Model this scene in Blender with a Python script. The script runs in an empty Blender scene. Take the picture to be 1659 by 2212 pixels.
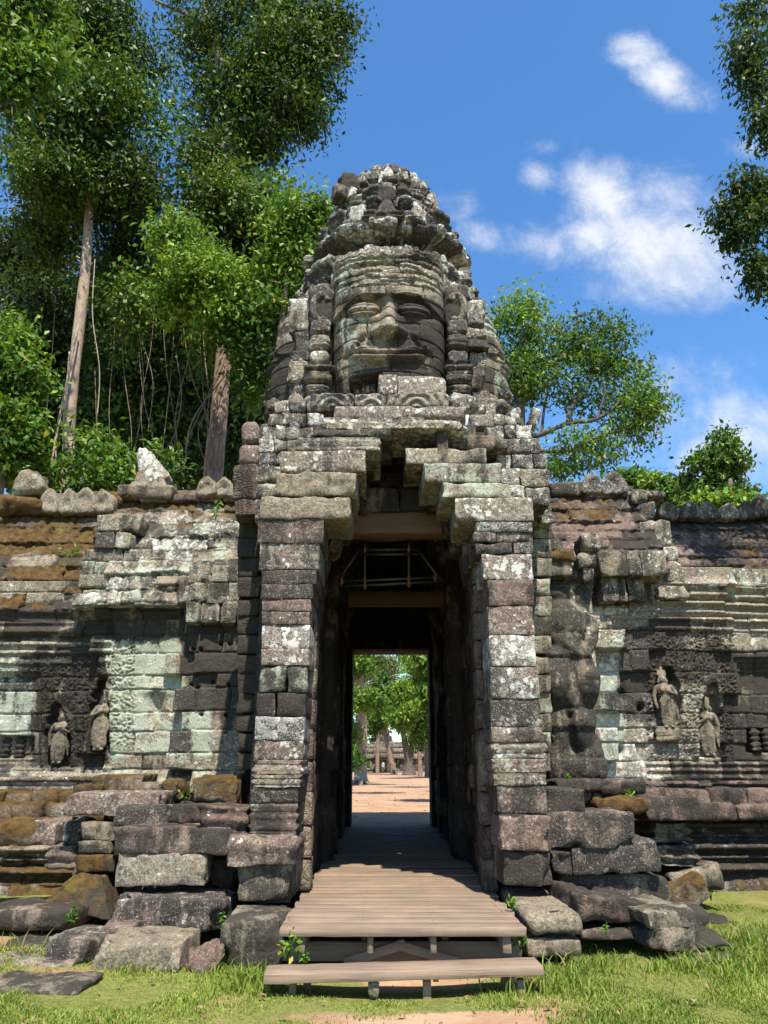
import bpy, math, random
import numpy as np
from mathutils import Vector

# ------------------------------------------------------------------ camera, sky, sun, exposure
SC = bpy.context.scene
COL = SC.collection
CAM_H = 1.6
PITCH = math.radians(18.5)
FPX = 1659.0                      # focal length in the units of the measuring grid (1659 x 2212)
CP, SP = math.cos(PITCH), math.sin(PITCH)
cam = bpy.data.cameras.new("camera"); camo = bpy.data.objects.new("camera", cam); COL.objects.link(camo)
cam.sensor_fit = 'HORIZONTAL'; cam.sensor_width = 26.0; cam.lens = 26.0
cam.clip_start = 0.1; cam.clip_end = 3000
camo.location = (0, 0, CAM_H); camo.rotation_euler = (math.radians(90) + PITCH, 0, 0)
SC.camera = camo

SUN_EL, SUN_AZ = math.radians(60), math.radians(11)       # behind the viewer, a little to the right
sunv = Vector((math.sin(SUN_AZ) * math.cos(SUN_EL), -math.cos(SUN_AZ) * math.cos(SUN_EL), math.sin(SUN_EL)))
sl = bpy.data.lights.new("sun", 'SUN'); sl.energy = 5.0; sl.angle = math.radians(0.5); sl.color = (1.0, 0.91, 0.78)
so = bpy.data.objects.new("sun", sl); COL.objects.link(so); so.rotation_euler = sunv.to_track_quat('Z', 'Y').to_euler()
SC.view_settings.view_transform = 'Standard'; SC.view_settings.look = 'None'
SC.view_settings.gamma = 1; SC.view_settings.exposure = 0.95
try: SC.view_settings.use_curve_mapping = False
except Exception: pass

def ray(px, py):
    u = px - 829.5; v = py - 1106.0
    return u, FPX * CP + v * SP, FPX * SP - v * CP
def P(px, py, Y):
    u, a, b = ray(px, py)
    return (u * Y / a, Y, CAM_H + b * Y / a)
def ZP(py, Y): return P(829.5, py, Y)[2]
def proj(x, y, z):
    f = y * CP + (z - CAM_H) * SP; up = -y * SP + (z - CAM_H) * CP
    return 829.5 + FPX * x / f, 1106.0 - FPX * up / f

class NT:
    """tiny node helper"""
    def __init__(s, tree): s.t = tree; s.n = tree.nodes; s.l = tree.links
    def add(s, typ, **kw):
        nd = s.n.new(typ)
        for k, v in kw.items():
            if k.startswith('i_'):
                key = k[2:]; key = int(key) if key.isdigit() else key
                s.set(nd.inputs[key], v)
            else: setattr(nd, k, v)
        return nd
    def set(s, sock, v):
        if hasattr(v, 'is_output') or isinstance(v, bpy.types.NodeSocket): s.l.new(v, sock)
        else: sock.default_value = v
    def math(s, op, a, b=0.0, c=None, clamp=False):
        nd = s.n.new('ShaderNodeMath'); nd.operation = op; nd.use_clamp = clamp
        s.set(nd.inputs[0], a); s.set(nd.inputs[1], b)
        if c is not None: s.set(nd.inputs[2], c)
        return nd.outputs[0]
    def mix(s, f, a, b, mode='MIX'):
        nd = s.n.new('ShaderNodeMix'); nd.data_type = 'RGBA'; nd.blend_type = mode; nd.clamp_factor = True
        s.set(nd.inputs[0], f); s.set(nd.inputs[6], a); s.set(nd.inputs[7], b)
        return nd.outputs[2]
    def noise(s, vec, scale, detail=4, rough=0.6, dist=0.0):
        nd = s.n.new('ShaderNodeTexNoise')
        s.set(nd.inputs['Vector'], vec); nd.inputs['Scale'].default_value = scale
        nd.inputs['Detail'].default_value = detail; nd.inputs['Roughness'].default_value = rough
        nd.inputs['Distortion'].default_value = dist
        return nd.outputs[0]
    def voro(s, vec, scale, feature='F1', rnd=1.0):
        nd = s.n.new('ShaderNodeTexVoronoi'); nd.feature = feature
        s.set(nd.inputs['Vector'], vec); nd.inputs['Scale'].default_value = scale
        nd.inputs['Randomness'].default_value = rnd
        return nd
    def step(s, x, lo, hi):
        nd = s.n.new('ShaderNodeMapRange'); nd.interpolation_type = 'SMOOTHSTEP'
        s.set(nd.inputs[0], x); s.set(nd.inputs[1], lo); s.set(nd.inputs[2], hi)
        nd.inputs[3].default_value = 0; nd.inputs[4].default_value = 1
        return nd.outputs[0]
    def vmul(s, vec, xyz):
        nd = s.n.new('ShaderNodeVectorMath'); nd.operation = 'MULTIPLY'; s.set(nd.inputs[0], vec); nd.inputs[1].default_value = xyz
        return nd.outputs[0]

# world: Nishita sky with fair-weather clouds fixed to the sky by direction
wd = bpy.data.worlds.new("World"); SC.world = wd; wd.use_nodes = True
nt = NT(wd.node_tree); nt.n.clear()
sky = nt.add('ShaderNodeTexSky', sky_type='NISHITA', sun_disc=False, sun_elevation=SUN_EL,
             sun_rotation=math.pi - SUN_AZ, altitude=0, air_density=1.0, dust_density=0.35, ozone_density=3.0)
hs = nt.add('ShaderNodeHueSaturation'); hs.inputs['Saturation'].default_value = 1.22; hs.inputs['Value'].default_value = 1.0
nt.l.new(sky.outputs[0], hs.inputs['Color'])
tc = nt.add('ShaderNodeTexCoord'); sep = nt.add('ShaderNodeSeparateXYZ'); nt.l.new(tc.outputs['Generated'], sep.inputs[0])
yy = nt.math('MAXIMUM', sep.outputs[1], 0.05)
cu = nt.math('DIVIDE', sep.outputs[0], yy); cv = nt.math('DIVIDE', sep.outputs[2], yy)
comb = nt.add('ShaderNodeCombineXYZ'); nt.l.new(cu, comb.inputs[0]); nt.l.new(cv, comb.inputs[1])
n1 = nt.noise(comb.outputs[0], 5.5, 10, 0.6, 0.5); n2 = nt.noise(comb.outputs[0], 16.0, 10, 0.72, 0.35)
nn = nt.math('ADD', nt.math('MULTIPLY', nt.math('SUBTRACT', n1, 0.5), 2.4), nt.math('MULTIPLY', nt.math('SUBTRACT', n2, 0.5), 1.5))
def uvpx(px, py):
    u, a, b = ray(px, py); return u / a, b / a
cl = None
for (px, py, rx, ry, ang, amp) in [(1375, 112, 62, 40, 35, .95), (1425, 165, 75, 42, 40, .9), (1490, 215, 60, 40, 35, .62), (1160, 383, 50, 40, 0, .72), (1170, 320, 60, 24, 0, .42),
                                   (1300, 430, 90, 90, -10, .9), (1440, 560, 170, 100, 20, 1.15), (1330, 510, 130, 70, 10, .95), (1190, 530, 110, 50, 5, .6), (1400, 640, 130, 50, 15, .8), (1430, 420, 120, 70, 5, .6),
                                   (985, 445, 60, 50, 25, .55), (1025, 505, 56, 36, 20, .66), (1610, 315, 90, 30, 0, .55),
                                   (1560, 950, 210, 120, -10, .72), (1500, 820, 170, 90, 0, .5), (60, 470, 60, 160, 0, .4)]:
    u0, v0 = uvpx(px, py); u1, _ = uvpx(px + rx, py); _, v1 = uvpx(px, py - ry)
    ca, sa = math.cos(math.radians(-ang)), math.sin(math.radians(-ang))
    du = nt.math('SUBTRACT', cu, u0); dv = nt.math('SUBTRACT', cv, v0)
    a = nt.math('DIVIDE', nt.math('ADD', nt.math('MULTIPLY', du, ca), nt.math('MULTIPLY', dv, sa)), abs(u1 - u0))
    b = nt.math('DIVIDE', nt.math('SUBTRACT', nt.math('MULTIPLY', dv, ca), nt.math('MULTIPLY', du, sa)), abs(v1 - v0))
    d2 = nt.math('ADD', nt.math('MULTIPLY', a, a), nt.math('MULTIPLY', b, b))
    e = nt.math('MULTIPLY', nt.math('POWER', 2.718, nt.math('MULTIPLY', d2, -0.75)), amp)
    cl = e if cl is None else nt.math('MAXIMUM', cl, e)
den = nt.math('ADD', cl, nt.math('MULTIPLY', nn, 0.5))
mask = nt.math('MULTIPLY', nt.step(den, 0.20, 1.12), nt.step(cl, 0.03, 0.35))
mask = nt.math('MULTIPLY', mask, 0.88)
cloudc = nt.mix(nt.step(nt.math('ADD', nt.math('MULTIPLY', n2, .6), nt.math('MULTIPLY', n1, .4)), .38, .6), (2.75, 3.05, 3.6, 1), (3.9, 4.0, 4.15, 1))
skyc = nt.mix(mask, hs.outputs[0], cloudc)
bg = nt.add('ShaderNodeBackground'); nt.l.new(skyc, bg.inputs[0]); bg.inputs[1].default_value = 0.138
wo = nt.add('ShaderNodeOutputWorld'); nt.l.new(bg.outputs[0], wo.inputs[0])

# ------------------------------------------------------------------ numeric helpers
def _hash(ix, iy, iz, seed):
    h = (ix.astype(np.int64) * 374761393 + iy.astype(np.int64) * 668265263 + iz.astype(np.int64) * 2147483647 + seed * 974634777) & 0xffffffff
    h = ((h ^ (h >> 13)) * 1274126177) & 0xffffffff
    h = ((h ^ (h >> 16)) * 2246822519) & 0xffffffff
    h = h ^ (h >> 15)
    return (h & 0xffffff).astype(np.float64) / 0x7fffff - 1.0
def vnoise(x, y, z, seed=0):
    x = np.asarray(x, float); y = np.asarray(y, float) + 0 * x; z = np.asarray(z, float) + 0 * x
    xi, yi, zi = np.floor(x), np.floor(y), np.floor(z)
    fx, fy, fz = x - xi, y - yi, z - zi
    fx = fx * fx * (3 - 2 * fx); fy = fy * fy * (3 - 2 * fy); fz = fz * fz * (3 - 2 * fz)
    r = 0
    for dx in (0, 1):
        wx = fx if dx else 1 - fx
        for dy in (0, 1):
            wy = fy if dy else 1 - fy
            for dz in (0, 1):
                wz = fz if dz else 1 - fz
                r = r + wx * wy * wz * _hash(xi + dx, yi + dy, zi + dz, seed)
    return r
def fbm(x, y, z, octv=3, seed=0, gain=0.5):
    r = 0; a = 1.0; f = 1.0
    for o in range(octv):
        r = r + a * vnoise(np.asarray(x) * f, np.asarray(y) * f, np.asarray(z) * f, seed + o * 17); a *= gain; f *= 2.03
    return r
def sstep(x, a, b):
    t = np.clip((x - a) / (b - a), 0, 1); return t * t * (3 - 2 * t)
def box(x, a, b, w): return sstep(x, a - w, a + w) * (1 - sstep(x, b - w, b + w))
def gs(x, c, w): return np.exp(-((x - c) / w) ** 2)

class MB:
    def __init__(s): s.v = []; s.q = []; s.t = []; s.a = []; s.b = []; s.n = 0
    def add(s, v, q=None, t=None, a=(0, 0, 0), b=(0, 0, 0)):
        v = np.asarray(v, float); m = len(v)
        if q is not None and len(q): s.q.append(np.asarray(q) + s.n)
        if t is not None and len(t): s.t.append(np.asarray(t) + s.n)
        s.v.append(v); a = np.asarray(a, float); b = np.asarray(b, float)
        s.a.append(np.broadcast_to(a, (m, 3)) if a.ndim == 1 else a)
        s.b.append(np.broadcast_to(b, (m, 3)) if b.ndim == 1 else b)
        s.n += m
    def build(s, name, mat, parent=None, origin=(0, 0, 0), smooth=True, rot=0.0):
        me = bpy.data.meshes.new(name)
        v = np.concatenate(s.v) - np.asarray(origin, float)
        q = np.concatenate(s.q) if s.q else np.zeros((0, 4), int)
        t = np.concatenate(s.t) if s.t else np.zeros((0, 3), int)
        me.vertices.add(len(v)); me.vertices.foreach_set('co', v.ravel())
        li = np.concatenate([q.ravel(), t.ravel()]).astype(np.int32)
        me.loops.add(len(li)); me.loops.foreach_set('vertex_index', li)
        me.polygons.add(len(q) + len(t))
        ls = np.concatenate([np.arange(len(q)) * 4, len(q) * 4 + np.arange(len(t)) * 3]).astype(np.int32)
        me.polygons.foreach_set('loop_start', ls)
        me.update(calc_edges=True)
        for nm, src in (('A', s.a), ('B', s.b)):
            at = me.attributes.new(nm, 'FLOAT_COLOR', 'POINT')
            c = np.ones((len(v), 4)); c[:, :3] = np.concatenate(src)
            at.data.foreach_set('color', c.astype(np.float32).ravel())
        if smooth: me.polygons.foreach_set('use_smooth', np.ones(len(q) + len(t), bool))
        me.materials.append(mat)
        o = bpy.data.objects.new(name, me); COL.objects.link(o)
        if parent is not None:
            o.parent = parent; o.location = Vector(origin) - WORLD_LOC.get(parent.name, Vector((0, 0, 0)))
        else: o.location = origin
        WORLD_LOC[o.name] = Vector(origin)
        return o
WORLD_LOC = {}
def tag(o, label=None, cat=None, group=None, kind=None):
    if label: o['label'] = label
    if cat: o['category'] = cat
    if group: o['group'] = group
    if kind: o['kind'] = kind
    return o
def empty(name, loc, label, cat, group=None):
    o = bpy.data.objects.new(name, None); COL.objects.link(o); o.location = loc
    o.empty_display_size = 0.3
    WORLD_LOC[o.name] = Vector(loc)
    return tag(o, label, cat, group)

_gc = {}
def gridcube(n):
    if n in _gc: return _gc[n]
    nx, ny, nz = n
    idx = -np.ones((nx + 1, ny + 1, nz + 1), int)
    I, J, K = np.meshgrid(np.arange(nx + 1), np.arange(ny + 1), np.arange(nz + 1), indexing='ij')
    m = (I == 0) | (I == nx) | (J == 0) | (J == ny) | (K == 0) | (K == nz)
    idx[m] = np.arange(m.sum()); ijk = np.stack([I[m], J[m], K[m]], 1)
    fs = []
    def face(a, rev):
        a0, a1, a2, a3 = a[:-1, :-1].ravel(), a[1:, :-1].ravel(), a[1:, 1:].ravel(), a[:-1, 1:].ravel()
        f = np.stack([a0, a1, a2, a3], 1); fs.append(f[:, ::-1] if rev else f)
    face(idx[0], True); face(idx[nx], False); face(idx[:, 0], False); face(idx[:, ny], True); face(idx[:, :, 0], True); face(idx[:, :, nz], False)
    _gc[n] = (ijk, np.concatenate(fs)); return _gc[n]
def axis(h, r, n):
    e = min(r * 0.45, h * 0.3)
    return np.concatenate([[-h], np.linspace(-h + e, h - e, n - 1), [h]])
RNG = random.Random(7)
def block(mb, c, s, yaw=0, tilt=0, roll=0, seed=None, r=.016, rough=.009, jit=.014, res=.06, at=(0, 0, 0, 0, 0, 0), ridge=None, chip=1.0, warp=None, var=.25, maxn=26):
    """rounded, chipped, slightly skewed stone block; c = centre, s = full size; at = red, moss, dark, green, white, carve"""
    if seed is None: seed = RNG.randrange(1 << 20)
    rs = np.random.RandomState(seed & 0x7fffffff)
    h = np.asarray(s, float) / 2; r = min(r, h.min() * .8)
    n = tuple(int(min(maxn, max(4, round(2 * k / res) + 2))) for k in h)
    ijk, f = gridcube(n)
    p = np.stack([axis(h[k], r, n[k])[ijk[:, k]] for k in range(3)], 1)
    q = np.clip(p, -(h - r), h - r); d = p - q; L = np.linalg.norm(d, axis=1, keepdims=True)
    p = q + np.where(L > 1e-9, d / np.maximum(L, 1e-9) * r, 0)
    un = p / h
    nrm = np.where(L > 1e-9, d / np.maximum(L, 1e-9), 0)
    if ridge is not None:
        prof = ridge(un[:, 2]); side = np.maximum(np.abs(un[:, 0]) > .8, np.abs(un[:, 1]) > .8)
        p[:, :2] += (nrm[:, :2] * prof[:, None])
    cj = rs.uniform(-1, 1, (2, 2, 2, 3)) * jit * np.minimum(1, h / .15)
    w = [(1 - un[:, k]) / 2 for k in range(3)]
    for a in (0, 1):
        for b in (0, 1):
            for g in (0, 1):
                ww = (w[0] if a == 0 else 1 - w[0]) * (w[1] if b == 0 else 1 - w[1]) * (w[2] if g == 0 else 1 - w[2])
                p = p + ww[:, None] * cj[a, b, g]
    o = rs.uniform(-50, 50, 3)
    edge = np.sort(np.abs(un), axis=1)[:, 1]
    nz_ = fbm(p[:, 0] * 4 + o[0], p[:, 1] * 4 + o[1], p[:, 2] * 4 + o[2], 2, 3)
    cut = np.clip(nz_ - .15, 0, 1) * sstep(edge, .6, 1.0) * chip
    p = p * (1 - .16 * cut[:, None])
    for k in range(3):
        p[:, k] += rough * fbm(p[:, 0] * 9 + o[k], p[:, 1] * 9 + o[0], p[:, 2] * 9 + o[1], 3, 11 + k)
    if warp is not None: p = warp(p, un, h)
    cy, sy = math.cos(yaw), math.sin(yaw); ct, st = math.cos(tilt), math.sin(tilt); cr, sr = math.cos(roll), math.sin(roll)
    x, y, z = p.T
    y, z = y * ct - z * st, y * st + z * ct
    x, z = x * cr - z * sr, x * sr + z * cr
    x, y = x * cy - y * sy, x * sy + y * cy
    v = np.stack([x, y, z], 1) + np.asarray(c)
    k = 1 + rs.uniform(-var, var, 6)
    t = np.asarray(at) * k
    mb.add(v, f, a=t[:3], b=t[3:])
    return v

def sheet(mb, O, U, N, us, zs, D, a, b, back=0.5):
    """relief surface: O + u*U + z*Z + D*N, closed by sides and a back"""
    O, U, N = map(lambda k: np.asarray(k, float), (O, U, N)); Zv = np.array([0, 0, 1.0])
    nz, nu = D.shape
    uu, zz = np.meshgrid(us, zs)
    v = O + uu[..., None] * U + zz[..., None] * Zv + D[..., None] * N
    idx = np.arange(nz * nu).reshape(nz, nu)
    q = np.stack([idx[:-1, :-1].ravel(), idx[:-1, 1:].ravel(), idx[1:, 1:].ravel(), idx[1:, :-1].ravel()], 1)
    flip = np.dot(np.cross(U, Zv), N) < 0
    if flip: q = q[:, ::-1]
    ring = np.concatenate([idx[0, :], idx[1:, -1], idx[-1, -2::-1], idx[-2:0:-1, 0]])
    vr = v.reshape(-1, 3)[ring]
    bk = vr - N * ((vr - O) @ N)[:, None] - N * back
    m = len(ring); r2 = nz * nu + np.arange(m)
    qs = np.stack([ring, r2, np.roll(r2, -1), np.roll(ring, -1)], 1)
    if flip: qs = qs[:, ::-1]
    cen = bk.mean(0, keepdims=True)
    tf = np.stack([r2, np.full(m, nz * nu + m), np.roll(r2, -1)], 1)
    if flip: tf = tf[:, ::-1]
    fa = a.reshape(-1, 3); fb = b.reshape(-1, 3)
    mb.add(np.concatenate([v.reshape(-1, 3), bk, cen]), np.concatenate([q, qs]), tf,
           a=np.concatenate([fa, fa[ring], fa[:1]]), b=np.concatenate([fb, fb[ring], fb[:1]]))

def rows(z0, z1, h, seed, var=.25):
    rs = np.random.RandomState(seed); out = [z0]
    while out[-1] < z1 - h * .6: out.append(out[-1] + h * rs.uniform(1 - var, 1 + var))
    out[-1] = z1 + .05
    return np.array(out)
def masonry(us, zs, rz, bw, seed, groove=.032, gw=.009, off=.02, offn=None, pillow=.004, wob=.014, rough=.006, broken=.05, tiltamp=.01):
    """block pattern on a (z,u) grid: relief, per-block randoms (nz,nu,4)"""
    rs = np.random.RandomState(seed)
    uu, zz = np.meshgrid(us, zs)
    wu = uu + wob * vnoise(uu * 4, zz * 4, 0 * uu + seed, 5) + .4 * wob * vnoise(uu * 13, zz * 13, 0 * uu + seed, 6)
    wz = zz + wob * vnoise(uu * 3, zz * 5, 0 * uu + seed, 8) + .4 * wob * vnoise(uu * 12, zz * 12, 0 * uu + seed, 9)
    D = np.zeros_like(uu); R = np.zeros(uu.shape + (4,))
    ri = np.clip(np.searchsorted(rz, wz) - 1, 0, len(rz) - 2)
    for k in range(len(rz) - 1):
        m = ri == k
        if not m.any(): continue
        xs = [us[0] - rs.uniform(0, bw)]
        while xs[-1] < us[-1]: xs.append(xs[-1] + bw * rs.uniform(.55, 1.5))
        xs = np.array(xs); nb = len(xs)
        bi = np.clip(np.searchsorted(xs, wu[m]) - 1, 0, nb - 2)
        rr = rs.uniform(0, 1, (nb, 4))
        o = (rr[:, 0] - .5) * 2 * off
        o = o - (rs.uniform(0, 1, nb) < broken) * rs.uniform(.03, .09, nb)
        cx = (xs[:-1] + xs[1:]) / 2; cz = (rz[k] + rz[k + 1]) / 2
        if offn is not None: o[:-1] += np.array([offn(c, cz) for c in cx])
        tl = rs.uniform(-1, 1, (nb, 2)) * tiltamp
        du = np.minimum(wu[m] - xs[bi], xs[bi + 1] - wu[m]); dz = np.minimum(wz[m] - rz[k], rz[k + 1] - wz[m])
        d = np.clip(np.minimum(du, dz), 0, None); w2 = np.clip(np.minimum(du / .09, dz / .07), 0, 1)
        D[m] = o[bi] + tl[bi, 0] * (wu[m] - cx[np.clip(bi, 0, len(cx) - 1)]) / bw * 2 + tl[bi, 1] * (wz[m] - cz) / .2 - groove * np.exp(-(d / gw) ** 2) - pillow * (1 - w2) ** 2
        R[m] = rr[bi]
    D += rough * fbm(uu * 7, zz * 7, 0 * uu + seed, 4, 21, .6)
    return D, R

# ------------------------------------------------------------------ materials
def new_mat(name):
    m = bpy.data.materials.new(name); m.use_nodes = True; t = NT(m.node_tree); t.n.clear()
    out = t.add('ShaderNodeOutputMaterial'); bs = t.add('ShaderNodeBsdfPrincipled'); t.l.new(bs.outputs[0], out.inputs[0])
    return m, t, bs, out
def make_stone(name, scale=1.0):
    m, t, bs, out = new_mat(name)
    geo = t.add('ShaderNodeNewGeometry'); pos = geo.outputs['Position']
    A = t.add('ShaderNodeAttribute', attribute_name='A'); B = t.add('ShaderNodeAttribute', attribute_name='B')
    sa = t.add('ShaderNodeSeparateColor'); t.l.new(A.outputs['Color'], sa.inputs[0]); red, moss, dark = sa.outputs
    sb = t.add('ShaderNodeSeparateColor'); t.l.new(B.outputs['Color'], sb.inputs[0]); green, white, carve = sb.outputs
    sn = t.add('ShaderNodeSeparateXYZ'); t.l.new(geo.outputs['Normal'], sn.inputs[0]); up = sn.outputs[2]
    na = t.noise(pos, 2.3 * scale, 8, .62, .3)
    nb = t.noise(pos, 9.0 * scale, 8, .68, .2)
    nc = t.noise(pos, 38.0 * scale, 5, .7)
    streak = t.noise(t.vmul(pos, (5.5, 5.5, .7)), 1.0, 6, .65, .4)
    # bare sandstone, tan to grey, and the purple-red kind
    tan = t.mix(t.step(nb, .32, .68), (.18, .147, .10, 1), (.37, .315, .225, 1))
    rd = t.mix(t.step(nb, .3, .7), (.115, .071, .054, 1), (.26, .185, .148, 1))
    rm = t.step(t.math('ADD', na, t.math('SUBTRACT', red, .5)), .35, .62)
    col = t.mix(rm, tan, rd)
    col = t.mix(t.step(nc, .36, .62), t.mix(.62, col, (.03, .024, .02, 1)), col)
    crust = t.noise(pos, 26.0 * scale, 7, .78, .3)
    cm = t.step(t.math('ADD', t.math('ADD', t.math('MULTIPLY', crust, .8), t.math('MULTIPLY', na, .25)), t.math('MULTIPLY', white, .10)), .60, .66)
    col = t.mix(t.math('MULTIPLY', cm, .62), col, t.mix(nb, (.30, .28, .225, 1), (.50, .475, .40, 1)))
    nd = t.noise(pos, 75.0 * scale, 4, .75)
    # pale green lichen crust
    ng = t.noise(pos, 3.4 * scale, 7, .66, .5)
    gm = t.math('ADD', t.math('MULTIPLY', ng, .75), t.math('MULTIPLY', nc, .32))
    gm = t.step(t.math('ADD', gm, t.math('MULTIPLY', green, .37)), .75, .86)
    gcol = t.mix(nb, (.20, .245, .175, 1), (.50, .54, .435, 1))
    col = t.mix(t.math('MULTIPLY', gm, .85), col, gcol)
    # white lichen: round rosettes in clusters
    vo = t.voro(pos, 12.0 * scale); vo2 = t.voro(pos, 30.0 * scale)
    nw = t.noise(pos, 4.2 * scale, 7, .68, .35)
    wq = t.math('ADD', t.math('MULTIPLY', nw, .9), t.math('MULTIPLY', t.math('SUBTRACT', .42, vo.outputs[0]), .40))
    wq = t.math('ADD', wq, t.math('MULTIPLY', t.math('SUBTRACT', .4, vo2.outputs[0]), .16))
    wq = t.math('ADD', wq, t.math('MULTIPLY', t.math('SUBTRACT', nc, .5), .25))
    wm = t.step(t.math('ADD', wq, t.math('MULTIPLY', white, .38)), .765, .81)
    wcol = t.mix(nb, (.42, .42, .365, 1), (.72, .71, .645, 1))
    col = t.mix(t.math('MULTIPLY', wm, .92), col, wcol)
    # black biofilm, running down in streaks
    dq = t.math('ADD', t.math('MULTIPLY', na, .45), t.math('MULTIPLY', streak, .45))
    dq = t.math('ADD', dq, t.math('MULTIPLY', t.math('SUBTRACT', nc, .5), .34))
    dq = t.math('ADD', dq, t.math('MULTIPLY', t.math('SUBTRACT', nb, .5), .25))
    dm = t.step(t.math('ADD', dq, t.math('MULTIPLY', dark, .47)), .57, .655)
    dcol = t.mix(nb, (.012, .011, .009, 1), (.048, .041, .032, 1))
    col = t.mix(t.math('MULTIPLY', dm, t.math('SUBTRACT', .93, t.math('MULTIPLY', t.math('MULTIPLY', wm, white), .25))), col, dcol)
    col = t.mix(t.math('MULTIPLY', t.step(t.math('ADD', nd, t.math('MULTIPLY', t.math('SUBTRACT', nb, .5), .5)), .56, .64), .55), col, (.02, .019, .017, 1))
    col = t.mix(t.math('MULTIPLY', t.step(t.math('ADD', t.math('SUBTRACT', 1.0, nd), t.math('MULTIPLY', t.math('SUBTRACT', white, .5), .16)), .60, .67), .6), col, (.5, .5, .46, 1))
    # ochre and olive moss, thicker on top faces
    mq = t.math('ADD', t.math('MULTIPLY', na, .6), t.math('MULTIPLY', nb, .35))
    mq = t.math('ADD', mq, t.math('MULTIPLY', t.math('MULTIPLY', moss, up), .2))
    mm = t.step(t.math('ADD', mq, t.math('MULTIPLY', moss, .48)), .68, .86)
    mcol = t.mix(t.step(nb, .3, .7), (.035, .020, .008, 1), (.115, .07, .02, 1))
    mcol = t.mix(t.math('MULTIPLY', t.step(ng, .56, .70), .8), mcol, (.115, .115, .022, 1))
    col = t.mix(mm, col, mcol)
    hs = t.add('ShaderNodeHueSaturation'); hs.inputs['Saturation'].default_value = 1.0
    t.l.new(col, hs.inputs['Color']); t.l.new(hs.outputs[0], bs.inputs['Base Color'])
    bs.inputs['Roughness'].default_value = .9; bs.inputs['Specular IOR Level'].default_value = .25
    # relief: grain, pits, lichen crust, worn carved ornament
    cv1 = t.voro(pos, 13.0, 'SMOOTH_F1'); wv = t.math('SINE', t.math('MULTIPLY', cv1.outputs[0], 34.0))
    h = t.math('ADD', t.math('MULTIPLY', nb, .9), t.math('MULTIPLY', nc, .45))
    h = t.math('ADD', h, t.math('MULTIPLY', wm, .22))
    h = t.math('ADD', h, t.math('MULTIPLY', t.math('MULTIPLY', wv, carve), .2))
    h = t.math('ADD', h, t.math('MULTIPLY', mm, .3))
    bp = t.add('ShaderNodeBump'); bp.inputs['Strength'].default_value = .85; bp.inputs['Distance'].default_value = .035
    t.l.new(h, bp.inputs['Height']); t.l.new(bp.outputs[0], bs.inputs['Normal'])
    return m
STONE = make_stone('weathered_stone')

def make_wood():
    m, t, bs, out = new_mat('weathered_wood')
    geo = t.add('ShaderNodeNewGeometry'); pos = geo.outputs['Position']
    A = t.add('ShaderNodeAttribute', attribute_name='A'); sa = t.add('ShaderNodeSeparateColor'); t.l.new(A.outputs['Color'], sa.inputs[0])
    tone, rust, seed = sa.outputs
    cb = t.add('ShaderNodeCombineXYZ'); t.l.new(t.math('MULTIPLY', seed, 31.0), cb.inputs[1])
    va = t.add('ShaderNodeVectorMath'); va.operation = 'ADD'; t.l.new(t.vmul(pos, (.9, 11, 16)), va.inputs[0]); t.l.new(cb.outputs[0], va.inputs[1])
    g = t.noise(va.outputs[0], 1.6, 8, .65, .6); dn = t.noise(pos, 2.1, 5, .6); sp = t.noise(pos, 17, 4, .7)
    c = t.mix(t.step(g, .22, .80), (.145, .108, .078, 1), (.262, .198, .142, 1))
    c = t.mix(t.math('MULTIPLY', t.step(dn, .4, .66), .5), c, (.30, .215, .145, 1))
    c = t.mix(t.math('MULTIPLY', t.step(sp, .58, .75), .3), c, (.13, .1, .085, 1))
    c = t.mix(t.math('SUBTRACT', .62, t.math('MULTIPLY', tone, .62)), c, (.11, .085, .068, 1))
    spl = t.noise(t.vmul(va.outputs[0], (.35, 2.2, 2.2)), 2.6, 3, .5)
    c = t.mix(t.math('MULTIPLY', t.step(spl, .60, .66), .65), c, (.07, .055, .045, 1))
    c = t.mix(rust, c, (.12, .05, .022, 1))
    t.l.new(c, bs.inputs['Base Color']); bs.inputs['Roughness'].default_value = .75; bs.inputs['Specular IOR Level'].default_value = .3
    bp = t.add('ShaderNodeBump'); bp.inputs['Strength'].default_value = .5; bp.inputs['Distance'].default_value = .008
    t.l.new(t.math('ADD', g, t.math('MULTIPLY', sp, .3)), bp.inputs['Height']); t.l.new(bp.outputs[0], bs.inputs['Normal'])
    return m
WOOD = make_wood()

def make_leaf(name, c_dark, c_mid, c_light, trans=.45, yellow=(.34, .27, .03)):
    m, t, bs, out = new_mat(name)
    A = t.add('ShaderNodeAttribute', attribute_name='A'); sa = t.add('ShaderNodeSeparateColor'); t.l.new(A.outputs['Color'], sa.inputs[0])
    tone, yel, _ = sa.outputs
    r = t.add('ShaderNodeValToRGB'); e = r.color_ramp.elements
    e[0].position = 0; e[0].color = c_dark + (1,); e[1].position = 1; e[1].color = c_light + (1,)
    k = e.new(.55); k.color = c_mid + (1,)
    t.l.new(tone, r.inputs[0])
    c = t.mix(yel, r.outputs[0], yellow + (1,))
    t.l.new(c, bs.inputs['Base Color']); bs.inputs['Roughness'].default_value = .55; bs.inputs['Specular IOR Level'].default_value = .3
    tr = t.add('ShaderNodeBsdfTranslucent'); lc = t.mix(.35, c, (.30, .42, .03, 1)); t.l.new(lc, tr.inputs[0])
    ms = t.add('ShaderNodeMixShader'); ms.inputs[0].default_value = trans
    t.l.new(bs.outputs[0], ms.inputs[1]); t.l.new(tr.outputs[0], ms.inputs[2]); t.l.new(ms.outputs[0], out.inputs[0])
    return m
LEAF = make_leaf('leaf', (.005, .018, .004), (.026, .078, .009), (.12, .23, .020), .2)
LEAF_BRIGHT = make_leaf('bright_leaf', (.012, .042, .006), (.055, .145, .012), (.19, .32, .028), .28)
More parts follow.
